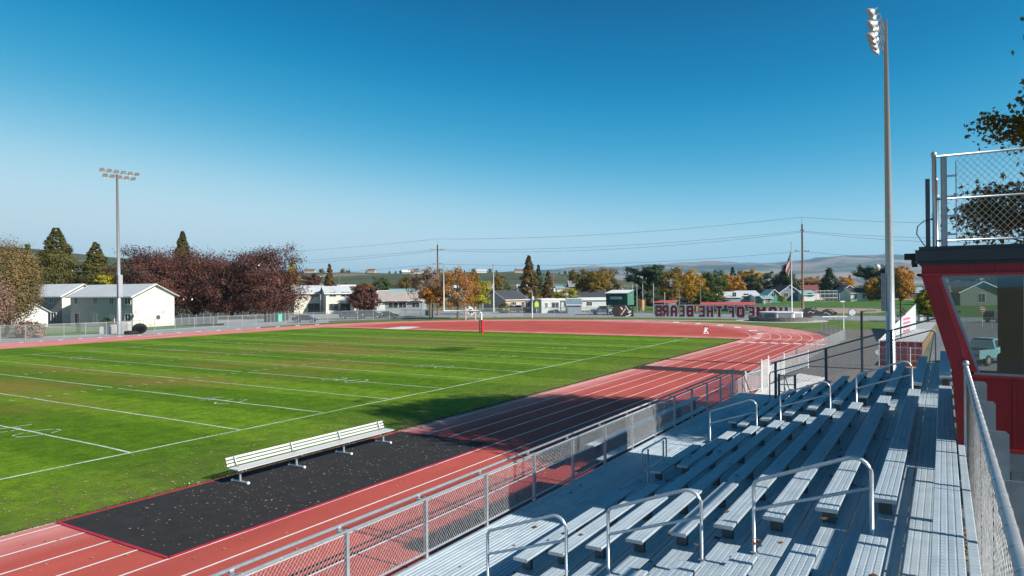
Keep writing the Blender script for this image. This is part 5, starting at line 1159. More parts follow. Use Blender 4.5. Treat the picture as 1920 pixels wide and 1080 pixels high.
# ------------------------------------------------------------------ VEHICLES
TYRE = M('tyre_rubber', (.02, .02, .022), .8); RIM = M('wheel_rim', (.45, .46, .47), .3, .7)
def car(name, label, px, D, ang, kind, col, cat='car', group=None):
    p = PX(px, D) if not isinstance(px, Vector) else px
    t = thing(name, label, cat, (p.x, p.y, 0), ang, group)
    paint = M('paint_%s' % '_'.join('%d' % (c*100) for c in col), col, .25, .1, .04, 2, coat=.6)
    S_ = {'sedan': (4.6, [(-2.3, .35), (-2.3, .85), (-1.75, .95), (-1.1, 1.38), (.35, 1.42), (1.05, .98), (2.1, .82), (2.3, .6), (2.3, .35)], [(-1.55, .97), (-1.05, 1.32), (.32, 1.36), (.9, .98)]),
          'suv': (4.7, [(-2.3, .4), (-2.32, 1.0), (-2.1, 1.62), (-1.8, 1.72), (.3, 1.72), (1.0, 1.12), (2.15, 1.0), (2.35, .75), (2.35, .4)], [(-2.05, 1.1), (-1.85, 1.6), (.25, 1.64), (.8, 1.12)]),
          'van': (4.9, [(-2.4, .4), (-2.42, 1.1), (-2.3, 1.78), (.7, 1.78), (1.5, 1.2), (2.3, 1.0), (2.45, .7), (2.45, .4)], [(-2.2, 1.15), (-2.15, 1.68), (.62, 1.7), (1.25, 1.18)]),
          'pickup': (5.8, [(-2.9, .55), (-2.9, 1.15), (-.9, 1.15), (-.85, 1.75), (-.6, 1.85), (.75, 1.85), (1.35, 1.22), (2.6, 1.12), (2.9, .85), (2.9, .5)], [(-.72, 1.25), (-.62, 1.74), (.7, 1.75), (1.15, 1.25)])}[kind]
    Lc, prof, win = S_; hw = .9
    def side(mb, pr, y0, y1): 
        n = len(mb.v); k = len(pr); mb.v += [(a, y0, b) for a, b in pr]+[(a, y1, b) for a, b in pr]
        mb.f += [tuple(n+i for i in range(k)), tuple(n+k+i for i in reversed(range(k)))]+[(n+i, n+k+i, n+k+(i+1) % k, n+(i+1) % k) for i in range(k)]; mb.m += [0]*(k+2)
    mb = MB(); side(mb, prof, -hw, hw)
    # tuck the greenhouse in
    zc = 1.0 if kind == 'sedan' else 1.15
    mb.v = [(a, y*(1-.22*max(0, (z-zc))/.7), z) for a, y, z in mb.v]
    body = put('body', mb, paint, t, world=False)
    xm = (win[0][0]+win[-1][0])/2
    for s in (-1, 1):
        for half in (0, 1):
            w_ = [(a, b) for a, b in win]
            if half == 0: q = [w_[0], w_[1], (xm-.05, w_[1][1]+.01), (xm-.05, w_[0][1])]
            else: q = [(xm+.05, w_[0][1]), (xm+.05, w_[2][1]), w_[2], w_[3]]
            mb = MB(); mb.quad(*[(a, s*(hw+.006)*(1-.22*max(0, (z-zc))/.7), z) for a, z in q]); put('side_window', mb, DARKGLASS, t, world=False)
    def glassq(pa_, pb2):
        mb = MB(); f = lambda z: (hw-.1)*(1-.22*max(0, (z-zc))/.7)
        nx, nz = (pb2[1]-pa_[1]), -(pb2[0]-pa_[0]); n = math.hypot(nx, nz); nx, nz = nx/n*.012, nz/n*.012
        if nz < 0: nx, nz = -nx, -nz
        mb.quad((pa_[0]+nx, -f(pa_[1]), pa_[1]+nz), (pa_[0]+nx, f(pa_[1]), pa_[1]+nz), (pb2[0]+nx, f(pb2[1]), pb2[1]+nz), (pb2[0]+nx, -f(pb2[1]), pb2[1]+nz)); return mb
    i_front = [i for i, (a, b) in enumerate(prof) if b == max(z for _, z in prof)][-1]
    put('windscreen', glassq(prof[i_front], prof[i_front+1]), DARKGLASS, t, world=False)
    i_back = [i for i, (a, b) in enumerate(prof) if b == max(z for _, z in prof)][0]
    put('rear_window', glassq(prof[i_back], prof[i_back-1]), DARKGLASS, t, world=False)
    r = .34 if kind in ('sedan',) else .38
    for x in (-Lc*.31, Lc*.31):
        for s in (-1, 1):
            mb = MB(); mb.lathe([(r*.6, -.11), (r, -.10), (r, .10), (r*.6, .11)], (x, s*.84, r), 16, axis='y'); wo = put('wheel', mb, TYRE, t, world=False)
            mb = MB(); mb.lathe([(r*.58, -.115), (r*.2, -.10), (.05, -.12)] if s < 0 else [(r*.58, .115), (r*.2, .10), (.05, .12)], (x, s*.84, r), 12, axis='y'); put('rim', mb, RIM, wo, world=False)
    for s in (-1, 1):
        mb = MB(); mb.box(Lc/2-.06, Lc/2+.01, s*.65-.16, s*.65+.16, .66 if kind == 'sedan' else .82, .78 if kind == 'sedan' else .96); put('headlight', mb, WHITE, t, world=False)
        mb = MB(); mb.box(-Lc/2-.012, -Lc/2+.05, s*.7-.12, s*.7+.12, .7, .85); put('tail_light', mb, M('tail_red', (.4, .01, .01), .3), t, world=False)
    if kind == 'pickup':
        mb = MB(); mb.box(-2.82, -.98, -.72, .72, 1.152, 1.158); put('bed_liner', mb, BLACK, t, world=False)
    return t
G_ = 'vehicles parked along the far fence'
an = YAW-math.pi/2
car('parked_car', 'black sedan parked alone behind the fence near the cream blocks', 572, 131, an+math.radians(0), 'sedan', (.03, .03, .035), group=G_)
car('parked_car', 'dark blue grey hatchback at the left of the three parked cars', 658, 143, an+.1, 'suv', (.05, .065, .09), group=G_)
car('parked_van', 'charcoal van in the middle of the three parked cars', 694, 146, an+.1, 'van', (.045, .05, .055), cat='van', group=G_)
car('parked_car', 'black sedan at the right of the three parked cars', 727, 148, an+.12, 'sedan', (.02, .02, .024), group=G_)
car('parked_car', 'white wagon parked under the maroon maple', 681, 190, an, 'suv', (.7, .7, .7), group=G_)
car('pickup_truck', 'silver crew cab pickup parked in front of the green booth', 1130, 158, an+math.pi, 'pickup', (.62, .64, .66), cat='pickup truck')
car('parked_van', 'white van parked left of the black trailer', 960, 178, an+math.pi, 'van', (.7, .71, .7), cat='van')
car('parked_car', 'dark red sedan parked between white van and black trailer', 977, 174, an+math.pi, 'sedan', (.08, .02, .02))
car('parked_suv', 'dark suv parked by the lawn, seen through the press box window', 1874, 108, an+.3, 'suv', (.05, .06, .07), cat='suv')
car('parked_truck', 'teal and white pickup with roof rack just behind the press box', PX(1852, 51), 0, YAW-math.pi/2+.5, 'pickup', (.22, .42, .47), cat='pickup truck')

# ------------------------------------------------------------------ signs and small things
def post_thing(name, label, cat, x, D, ytop, mat=GALV, r=.05):
    p = PX(x, D); t = thing(name, label, cat, tuple(p)); zt = ZY(x, ytop, D); mb = MB(); mb.tube([(p.x, p.y, 0), (p.x, p.y, zt)], r, 8); put('post', mb, mat, t, smooth=True); return t, p, zt
rh, fh = Vector(RH), Vector(FH)
def disc(p, z, r, th=.03, n=20, off=0., back=False):
    mb = MB(); pts = []
    base = Vector((p.x, p.y, z))-fh*off
    for k in range(n):
        a = 2*math.pi*k/n; pts.append(base+rh*math.cos(a)*r+Vector((0, 0, 1))*math.sin(a)*r)
    mb.quad(*[q-fh*th/2 for q in pts]); mb.quad(*[q+fh*th/2 for q in reversed(pts)])
    for k in range(n): a, b = pts[k], pts[(k+1) % n]; mb.quad(a-fh*th/2, b-fh*th/2, b+fh*th/2, a+fh*th/2)
    return mb
def polyplate(p, pts, th=.04, off=0.):
    """flat cut-out: pts in metres (right, up) from p"""
    mb = MB(); q = [Vector((p.x, p.y, 0))-fh*off+rh*a+Vector((0, 0, b)) for a, b in pts]; n = len(q)
    mb.quad(*[k-fh*th/2 for k in q]); mb.quad(*[k+fh*th/2 for k in reversed(q)])
    for k in range(n): a, b = q[k], q[(k+1) % n]; mb.quad(a-fh*th/2, b-fh*th/2, b+fh*th/2, a+fh*th/2)
    return mb
def px2m(p, D, pts, x0): return [((x-x0)*D/FPX, ZY(x, y, D)) for x, y in pts]
D = 121; t, p, zt = post_thing('baseball_sign', 'round white baseball shaped sign on the fence', 'sign', 1597, D, 578.5, GALV, .04)
zc_ = ZY(1597, 585.7, D); put('rim', disc(p, zc_, .68, .03, off=.06), BLACK, t); put('face', disc(p, zc_, .58, .03, off=.09), M('ball_white', (.66, .66, .68), .6), t)
mb = MB()
for s in (-1, 1):
    pts = [Vector((p.x, p.y, zc_))-fh*.115+rh*(.46*math.sin(a))+Vector((0, 0, s*(.62-.36*math.cos(a)))) for a in [(-1+.2*i)*1.0 for i in range(11)]]; mb.tube(pts, .022, 4)
put('stitching', mb, MAROON, t)
D = 136; x0 = 1167; t, p, zt = post_thing('football_sign', 'dark cut-out football shaped sign with white lacing on the fence', 'sign', x0, D, 580, GALV, .04)
p = p-fh*.15
out = [(1146, 583), (1148, 578), (1153, 574), (1160, 571.5), (1170, 571), (1177, 572.5), (1182, 577), (1186, 584), (1188, 593.5), (1152, 593.5), (1148, 589)]
put('board', polyplate(p, px2m(p, D, out, x0)), BLACK, t)
put('ball_shape', polyplate(p, px2m(p, D, [(1157, 590), (1159, 581), (1165, 574.5), (1173, 573), (1176, 578), (1173, 586), (1166, 591)], x0), off=.03), M('dark_maroon', (.075, .01, .02), .6), t)
mb = MB()
for i in range(7):
    x, y = 1164.0+i*1.25, 590.0-i*1.75
    for s in ((-1.2, -.9), (-1.2, .9)):
        a = Vector((p.x, p.y, 0))-fh*.07+rh*((x+s[0]-x0)*D/FPX)+Vector((0, 0, ZY(x, y+s[1], D))); b = Vector((p.x, p.y, 0))-fh*.07+rh*((x-s[0]-x0)*D/FPX)+Vector((0, 0, ZY(x, y-s[1], D))); mb.bar(a, b, .04, .05)
put('lacing', mb, WHITE, t)
put('swoosh', polyplate(p, px2m(p, D, [(1171, 593), (1177, 591.5), (1182, 588), (1183, 589.5), (1179, 592.5), (1174, 593.4)], x0), off=.05), WHITE, t)
put('knob', polyplate(p, px2m(p, D, [(1176, 586.5), (1178, 582.8), (1181, 581.8), (1183, 583), (1182.5, 585.5), (1179, 587.5)], x0), off=.05), M('pale_grey', (.5, .55, .55), .6), t)
put('stripe', polyplate(p, px2m(p, D, [(1171, 573.2), (1172.6, 573), (1178.6, 581.5), (1177, 582.2)], x0), off=.06), M('pale_grey', (.5, .55, .55), .6), t)
put('fin', polyplate(p, px2m(p, D, [(1163, 575.5), (1165.5, 576.5), (1167, 580.5), (1165.5, 581), (1164, 578.2), (1162.2, 576.8)], x0), off=.06), WHITE, t)
D = 119; x0 = 1535; p = PX(x0, D); t = thing('bear_cutout_sign', 'long black cut-out sign with white outlines beside the monument', 'sign', tuple(p))
out = [(1497, 592), (1498, 584), (1503, 579), (1509, 577), (1520, 577), (1530, 577.5), (1533, 583), (1541, 584), (1543, 581), (1551, 579), (1559, 580), (1563, 584), (1568, 585), (1570, 588), (1566, 591.5), (1540, 592.5), (1528, 592), (1510, 594)]
put('board', polyplate(p, px2m(p, D, out, x0)), BLACK, t)
mb = MB()
for ln in ([(1498.5, 591), (1500, 584.5), (1505, 579), (1508, 578)], [(1514, 586), (1519, 583.5), (1524, 587), (1527, 584)], [(1521, 580), (1524, 578.5), (1528, 580.5), (1531, 581)], [(1544, 588), (1546, 586), (1550, 587), (1556, 590.2)], [(1553, 581), (1558, 582.5), (1561, 586)]):
    for a, b in zip(ln, ln[1:]):
        A_, B_ = [Vector((p.x, p.y, 0))-fh*.06+rh*((x-x0)*D/FPX)+Vector((0, 0, ZY(x, y, D))) for x, y in (a, b)]; mb.bar(A_, B_, .03, .05)
put('outline', mb, WHITE, t)
put('footing', polyplate(p, px2m(p, D, [(1540, 594.6), (1540, 593), (1586, 592.6), (1587, 594.2)], x0), .6), WHITE, t)
for x in (1505, 1522, 1548, 1562): mb = MB(); q = PX(x, D+.15); mb.tube([(q.x, q.y, 0), (q.x, q.y, 1.2)], .04, 6); put('post', mb, GALVD, t)
# paw/logo frame between pink posts
D = 133; x0 = 883; p = PX(x0, D); t = thing('logo_frame_sign', 'black and white jagged emblem hung between two pink posts', 'sign', tuple(p))
for x in (872.7, 891): q = PX(x, D); mb = MB(); mb.tube([(q.x, q.y, 0), (q.x, q.y, ZY(x, 575.5, D))], .10, 8); put('post', mb, M('pink_paint', (.62, .42, .44), .6), t)
put('emblem_back', polyplate(p, px2m(p, D, [(874, 579), (877, 580), (879, 578), (878.5, 574.5), (880.5, 573), (882, 576), (884, 575), (886, 577), (888, 582), (891, 583), (889, 588), (886, 588), (884.5, 592), (881, 590.5), (878, 588), (875.5, 585)], x0)), WHITE, t)
put('emblem_mark', polyplate(p, px2m(p, D, [(876, 582.4), (880, 580.3), (882.5, 579), (886.5, 582), (883.5, 581.3), (881.5, 582.2)], x0), off=.05), BLACK, t)
put('emblem_mark', polyplate(p, px2m(p, D, [(877, 584.5), (880, 586), (882, 589.5), (883.5, 589.8), (881.5, 585), (886, 587), (888, 585), (884, 584)], x0), off=.05), BLACK, t)
# stand on the track
b0 = gz(1322, 625.5); cx2, cy2 = float(b0[0]), float(b0[1]); t = thing('lane_marker_cart', 'small white folding frame with black handles standing on the curve', 'equipment frame', (cx2, cy2, 0))
mb = MB(); O = Vector((cx2, cy2, 0)); CS_ = .78; rhs = rh*CS_
mb.bar(O-rhs*.35, O+rhs*.55, .25, .08); put('base', mb, WHITE, t)
mb = MB(); mb.bar(O-rhs*.15+Vector((0, 0, 0.032)), O+rhs*.05+Vector((0, 0, 0.800)), .15, .14); put('upright', mb, WHITE, t)
mb = MB(); mb.bar(O+rhs*.5+Vector((0, 0, 0.032)), O-rhs*.05+Vector((0, 0, 0.680)), .1, .09); mb.bar(O+rhs*.0+Vector((0, 0, 0.240)), O+rhs*.42+Vector((0, 0, 0.760)), .09, .14); put('brace', mb, WHITE, t)
mb = MB(); mb.bar(O-rhs*.25+Vector((0, 0, 0.864)), O+rhs*.2+Vector((0, 0, 0.824)), .12, .10); mb.bar(O+rhs*.38+Vector((0, 0, 0.784)), O+rhs*.62+Vector((0, 0, 0.800)), .1, .09); put('handle', mb, BLACK, t)
# yellow street signs, street lamp
t, p, zt = post_thing('school_sign', 'fluorescent yellow school crossing sign on a post by the street', 'sign', 1006, 165, 566, GALV, .06)
put('plate', polyplate(p, [(-.45, zt-1.2), (.45, zt-1.2), (.5, zt-.3), (0, zt+.25), (-.5, zt-.3)], off=.08), M('fluo_yellow', (.62, .75, .03), .5), t)
t, p, zt = post_thing('street_lamp', 'white street lamp post with grey head near the school sign', 'street lamp', 997.5, 140, 546, WHITE, .08)
mb = MB(); q = Vector((p.x, p.y, zt))-rh*.3; mb.obox(q, rh, fh, (0, 0, 1), .35, .25, .14); put('lamp_head', mb, GALVD, t); mb = MB(); mb.obox(Vector((p.x, p.y, zt-1.4))+rh*.2, rh, fh, (0, 0, 1), .18, .2, .35); put('meter_box', mb, WHITE, t)
t, p, zt = post_thing('path_lamp', 'slim white lamp post between monument and baseball sign', 'street lamp', 1581, 92, 566, WHITE, .06)
mb = MB(); mb.obox(Vector((p.x, p.y, zt+.05))-rh*.15, rh, fh, (0, 0, 1), .28, .15, .08); put('lamp_head', mb, WHITE, t)
t, p, zt = post_thing('yellow_foul_pole', 'bright yellow foul pole standing in the ballpark lawn', 'foul pole', 1433, 235, 553, M('yellow_paint', (.75, .6, .05), .5), .12)
p0 = PX(1615, 41); t = thing('black_post', 'black steel post with a side arm near the end of the bleachers', 'post', tuple(p0)); zt = ZY(1615, 583, 41)
mb = MB(); mb.tube([(p0.x, p0.y, 0), (p0.x, p0.y, zt)], .07, 8); put('post', mb, BLACK, t); mb = MB(); a = Vector((p0.x, p0.y, zt)); mb.tube([a+Vector((0, 0, -.15)), a+rh*.12+Vector((0, 0, -.03)), a+rh*.3, a+rh*.8+Vector((0, 0, .01))], .028, 6); put('arm', mb, BLACK, t)
t, p, zt = post_thing('black_sign_post', 'black post with folded black fittings beyond the white wall', 'post', 1688, 78, 557, BLACK, .07)
mb = MB()
for a, b in (((-.4, -2.2), (.1, -2.0)), ((.0, -1.4), (.5, -2.0)), ((.2, -1.2), (.6, -1.7)), ((.0, -2.1), (.2, -1.5)), ((-.35, -2.2), (-.3, -2.0))): mb.bar(Vector((p.x, p.y, zt+a[1]))+rh*a[0], Vector((p.x, p.y, zt+b[1]))+rh*b[0], .08, .13)
put('fittings', mb, BLACK, t)
t, p, zt = post_thing('do_not_enter_sign', 'round red do not enter sign on a post by the far lawn', 'sign', 1841, 95, 576, GALV, .03)
put('plate', disc(p, ZY(1841, 580, 95), .36, .02, off=.05), M('sign_white', (.75, .75, .75), .5), t); put('red_disc', disc(p, ZY(1841, 580, 95), .31, .02, off=.075), M('sign_red', (.5, .02, .03), .5), t)
mb = MB(); mb.obox(Vector((p.x, p.y, ZY(1841, 580, 95)))-fh*.1, rh, fh, (0, 0, 1), .22, .01, .05); put('bar', mb, WHITE, t)
t, p, zt = post_thing('brown_post', 'brown post beside the grey cabinet by the yellow shrub', 'post', 1721.5, 118, 555, WOOD, .1)
t = thing('utility_cabinet', 'pale grey utility cabinet left of the yellow green shrub', 'cabinet', tuple(PX(1725.5, 115))); p = PX(1725.5, 115); mb = MB(); mb.obox((p.x, p.y, 1.0), rh, fh, (0, 0, 1), .3, .3, 1.0); put('housing', mb, M('cabinet_grey', (.55, .57, .58), .6), t); mb = MB(); mb.obox((p.x, p.y, 2.03), rh, fh, (0, 0, 1), .34, .34, .03); put('lid', mb, M('cabinet_grey', (.5, .5, .5)), t)
# tyres and blocks at the far light pole
def tyre(label, c, tilt):
    t = thing('tractor_tyre', label, 'tyre', c, 0, 'old tyres by the light pole'); mb = MB()
    mb.lathe([(.42, -.2), (.72, -.23), (.86, -.17), (.9, 0), (.86, .17), (.72, .23), (.42, .2), (.40, 0), (.42, -.2)], (0, 0, 0), 24); o = put('tyre_ring', mb, RUBBER, t, world=False, smooth=False); mb = MB()
    for k in range(24):
        a = 2*math.pi*k/24; mb.obox((.9*math.cos(a), .9*math.sin(a), 0), (math.cos(a), math.sin(a), 0), (-math.sin(a), math.cos(a), 0), (0, 0, 1), .03, .05, .17)
    put('tread', mb, RUBBER, t, world=False); t.rotation_euler = tilt
b = gz(246, 626.5); tyre('black tractor tyre lying flat at the foot of the pole', (float(b[0]), float(b[1]), .24), (0, 0, 0))
tyre('black tractor tyre leaning on the one lying flat', (float(b[0])+.75, float(b[1])-.75, .75), (math.radians(-42), math.radians(25), 0))
for lab, x, wd, h in (('low concrete block left of the light pole', 201, 1.7, .95), ('tall concrete block at the pole base', 214, 1.0, 1.2), ('square concrete block behind the tyres', 234, 1.3, 1.6)):
    q = PX(x, 99.5); mb = MB(); mb.obox((q.x, q.y, h/2), rh, fh, (0, 0, 1), wd/2, .5, h/2); mb.obox((q.x, q.y, h+.04), rh, fh, (0, 0, 1), wd/2-.1, .4, .04); put('concrete_block', mb, CONC, None, label=lab, cat='block', group='concrete blocks at the light pole')
# green bins, misc yard
for lab, x, D, c, s in (('green wheeled bin by the street trees', 801, 160, (.03, .12, .09), 1), ('mint green bin behind the left fence', 522, 135, (.10, .45, .33), 1.3), ('black bin left of the mint green bin', 503, 134, (.02, .02, .02), 1.6), ('orange port-a-loo sized box behind the booth', 1200, 185, (.6, .28, .06), 2.4), ('bright blue tarp box beside the short dugout', 1257, 190, (.1, .4, .6), 1.6), ('coral box at the dugout corner', 1303, 170, (.6, .12, .1), 1.2)):
    q = PX(x, D); t = thing('bin' if s < 2 else 'box', lab, 'bin' if s < 2 else 'box', tuple(q)); mb = MB(); m_ = M('bin_%d' % x, c, .5); mb.prism([(q.x-.35*s, q.y-.35*s), (q.x+.35*s, q.y-.35*s), (q.x+.35*s, q.y+.35*s), (q.x-.35*s, q.y+.35*s)], 0, 1.1*s); put('body', mb, m_, t); mb = MB(); mb.box(q.x-.38*s, q.x+.38*s, q.y-.38*s, q.y+.38*s, 1.1*s, 1.1*s+.08); put('lid', mb, m_, t)

# white corrugated wall with pink print, red end booth
A = Vector(tuple((C0+ray(1648, 637)*39)[:2])+(0,)); B = Vector(tuple((C0+ray(1717, 571)*112)[:2])+(0,)); ax = (B-A).normalized(); ay = Vector((-ax.y, ax.x, 0)); L = (B-A).length
W0 = Vector((*gz(1648, 640)[:2], 0)); W1 = Vector((*gz(1717, 617)[:2], 0)); wx = (W1-W0).normalized(); wy = Vector((-wx.y, wx.x, 0)); WL = (W1-W0).length
t = thing('banner_wall', 'white corrugated wall rising like a wedge with faded pink lettering beyond the bleachers', 'wall', tuple(W0))
CORR = M('white_corrugated', (.62, .64, .66), .5, .1, .05, 2)
nb = 34
def wtop(s_): return .12+3.15*s_
for i in range(nb):
    s0, s1 = i/nb, (i+.94)/nb; a = W0+wx*WL*s0; b = W0+wx*WL*s1; mb = MB(); n = -wy*.03
    mb.quad(a-n, b-n, b-n+Vector((0, 0, wtop(s1))), a-n+Vector((0, 0, wtop(s0)))); mb.quad(a+n, b+n, b+n+Vector((0, 0, wtop(s1))), a+n+Vector((0, 0, wtop(s0))))
    mb.quad(a-n, a+n, a+n+Vector((0, 0, wtop(s0))), a-n+Vector((0, 0, wtop(s0)))); mb.quad(b-n, b+n, b+n+Vector((0, 0, wtop(s1))), b-n+Vector((0, 0, wtop(s1))))
    mb.quad(a-n+Vector((0, 0, wtop(s0))), a+n+Vector((0, 0, wtop(s0))), b+n+Vector((0, 0, wtop(s1))), b-n+Vector((0, 0, wtop(s1)))); put('panel', mb, CORR, t)
PINK = M('pink_print', (.72, .20, .32), .6, 0, .1, 3); rg = random.Random(3)
mb = MB()
for row in range(4):
    u = .60
    while u < .80:
        z0 = wtop(.6)-.35-row*.48; w_ = rg.uniform(.012, .022)
        if z0 > .2:
            a = W0+wx*WL*u-wy*.05+Vector((0, 0, z0)); mb.obox(a, wx, wy, (0, 0, 1), WL*.0035, .006, .15); k = rg.randrange(3)
            if k: mb.obox(a+wx*WL*w_*.4+Vector((0, 0, (k-1.5)*.22)), wx, wy, (0, 0, 1), WL*w_*.4, .006, .03)
            mb.obox(a+wx*WL*w_*.8, wx, wy, (0, 0, 1), WL*.003, .006, .13)
        u += w_*1.35
put('faded_lettering', mb, PINK, t, kind='stuff')
A = Vector(tuple((C0+ray(1648, 637)*50)[:2])+(0,))
rb = thing('red_gate_panel', 'red mesh covered panel with white pipe frames at the near end of the white wall', 'gate', tuple(A))
c0 = A; n_ = Vector((0, -1, 0)); Wp = 2.7
for i in range(6):
    a = c0+n_*(Wp*i/6); mb = MB(); mb.box(a.x-.02, a.x+.02, a.y-Wp/6+.015, a.y-.0, .05, 1.78); put('red_panel', mb, RED, rb)
for fx_ in (0, .33, .72): a = c0+n_*(Wp*fx_)+Vector((-.08, 0, 0)); mb = MB(); mb.tube([(a.x, a.y, 0), (a.x, a.y, 1.9 if fx_ == 0 else 1.4)], .04, 7); put('frame_post', mb, WHITE, rb)
for z in (.45, .9, 1.35, 1.84): mb = MB(); mb.tube([(c0.x-.07, c0.y, z), (c0.x-.07, c0.y-Wp, z)], .012 if z < 1.8 else .03, 5); put('frame_rail', mb, WHITE, rb)
mb = MB(); chain(mb, (c0.x-.1, c0.y, .1), (0, -1, 0), Wp, (0, 0, 1), 1.35, .09, .004); put('chain_link', mb, WIRE, rb, kind='stuff')
# second pink printed near panel
q = A+Vector((1.0, -2.35, 0)); mb = MB(); mb.obox((q.x+1.2, q.y-.05, .85), (1, 0, 0), (0, 1, 0), (0, 0, 1), 1.6, .03, .85); o = put('pink_banner', mb, CORR, None, label='white banner with pink diagonal print beside the red gate panel', cat='banner')
mb = MB()
for i in range(5):
    for j in range(2): mb.bar((q.x-.2+i*.6, q.y-.09, .12+j*.82), (q.x+.2+i*.6, q.y-.09, .78+j*.78), .012, .2)
put('print', mb, PINK, o)

# ------------------------------------------------------------------ TREES
def crown_mesh(name, seed, kind, H_, R_, nleaf, leaf, z0=0., lean=0):
    """leaf-sized faces clustered on many small sprays spread through the crown volume"""
    rng = np.random.RandomState(seed)
    if kind == 'round':
        nc = max(60, nleaf//60); u = rng.normal(size=(nc, 3)); u /= (np.abs(u)**2.7).sum(1)[:, None]**(1/2.7)
        rad = rng.uniform(.35, 1., nc)**.5
        lump = 1+.16*np.sin(u[:, 0]*4+seed)+.14*np.sin(u[:, 1]*5+seed*2)+.10*np.sin(u[:, 2]*6+seed*3)+rng.normal(0, .05, nc)
        c = u*(rad*lump)[:, None]*np.array([R_, R_, H_/2]);  cs = np.minimum(R_, H_/2)*.15; sq = np.array([1, 1, .7])
    elif kind == 'cone':
        nc = max(60, nleaf//24); h = rng.uniform(0, 1, nc)**1.1; a = rng.uniform(0, 6.283, nc)
        tier = .80+.20*np.cos(h*34+a*1.0); r = (1-h)**.85*R_*tier*rng.uniform(.45, 1.05, nc)**.5+.05*R_
        c = np.c_[r*np.cos(a), r*np.sin(a), -H_/2+h*H_-.12*r]; cs = R_*.15*(1.06-h)[:, None]; sq = np.array([1, 1, .5])
    elif kind == 'pine':
        nc = max(60, nleaf//24); h = rng.uniform(0, 1, nc); a = rng.uniform(0, 6.283, nc)
        prof = np.sin(np.clip(h*1.05+.12, 0, 1)*np.pi)**.55*(1-.45*h); r = prof*R_*(1+.22*np.sin(a*5+h*19))*rng.uniform(.4, 1.02, nc)**.5
        c = np.c_[r*np.cos(a), r*np.sin(a), -H_/2+h*H_]; cs = R_*.14; sq = np.array([1, 1, .6])
    elif kind == 'umbrella':
        nb = 13; br = rng.uniform(0, 6.283, nb); bh = rng.uniform(-.1, .8, nb); nc = max(60, nleaf//24); k = rng.randint(0, nb, nc); s = rng.uniform(.2, 1, nc)
        c = np.c_[np.cos(br[k])*s*R_*1.0, np.sin(br[k])*s*R_*1.0, (bh[k]-.2)*H_*.5+s*H_*.18]+rng.normal(0, R_*.07, (nc, 3)); cs = R_*.09; sq = np.array([1, 1, .5])
    elif kind == 'weep':
        nc = max(60, nleaf//24); u = rng.normal(size=(nc, 3)); u /= np.linalg.norm(u, axis=1)[:, None]; c = u*np.array([R_, R_, H_/2])*rng.uniform(.5, 1, nc)[:, None]**.5; cs = R_*.16; sq = np.array([.6, .6, 1.5])
    per = max(1, nleaf//nc); n = nc*per; cs = cs*CSF; cs = np.repeat(cs, per, 0) if np.ndim(cs) else cs
    p = np.repeat(c, per, 0)+rng.normal(size=(n, 3))*cs*sq
    cc_ = np.repeat(c, per, 0); cd_ = cc_/np.array([R_, R_, H_/2]); cd_ /= (np.linalg.norm(cd_, axis=1)[:, None]+1e-6)
    lo_ = (p-cc_)/(cs*sq); lo_ /= (np.linalg.norm(lo_, axis=1)[:, None]+1e-6)
    nrm = rng.normal(size=(n, 3))*.38+cd_*.6+lo_*.75+np.array([0, 0, .3]); nrm /= np.linalg.norm(nrm, axis=1)[:, None]
    t = np.cross(nrm, rng.normal(size=(n, 3))); t /= np.linalg.norm(t, axis=1)[:, None]; b = np.cross(nrm, t)
    s = leaf*rng.uniform(.6, 1.35, n)[:, None]
    v = np.empty((n*4, 3)); v[0::4] = p-t*s; v[1::4] = p-b*s*.55+t*s*.1; v[2::4] = p+t*s; v[3::4] = p+b*s*.55+t*s*.1
    v[:, 2] += z0
    me = bpy.data.meshes.new(name); me.vertices.add(n*4); me.vertices.foreach_set('co', v.ravel()); me.loops.add(n*4); me.loops.foreach_set('vertex_index', np.arange(n*4)); me.polygons.add(n)
    me.polygons.foreach_set('loop_start', np.arange(0, n*4, 4)); me.update(calc_edges=True); return me
def trunk_mesh(name, seed, H_, R_, zc, r0, bare=False, nb=9):
    rg = random.Random(seed); mb = MB(); mb.tube([(0, 0, -.2), (.05*R_, 0, zc*.6), (0, .03*R_, zc+H_*.2)], [r0, r0*.75, r0*.35], 7)
    for i in range(nb):
        a = rg.uniform(0, 6.28); z = zc-H_*.35+rg.random()*H_*.4; z = max(z, zc*.35); l = R_*rg.uniform(.6, .9); e = Vector((math.cos(a)*l, math.sin(a)*l, z+H_*rg.uniform(.12, .32)))
        m_ = Vector((math.cos(a)*l*.45, math.sin(a)*l*.45, z+H_*.07)); mb.tube([(0, 0, z-.1*H_), m_, e], [r0*.4, r0*.25, r0*.08], 5)
        if bare:
            for j in range(34):
                s = rg.random(); base = m_.lerp(e, s)+Vector((rg.gauss(0, .1), rg.gauss(0, .1), rg.gauss(0, .1)))*R_; d = Vector((rg.gauss(math.cos(a)*.6, .5), rg.gauss(math.sin(a)*.6, .5), rg.uniform(.3, 1.1)))*R_*.35; mb.tube([base, base+d*.5+Vector((0, 0, .05)), base+d], [r0*.09, r0*.06, .015], 3, caps=False)
    return mb.mesh(name)
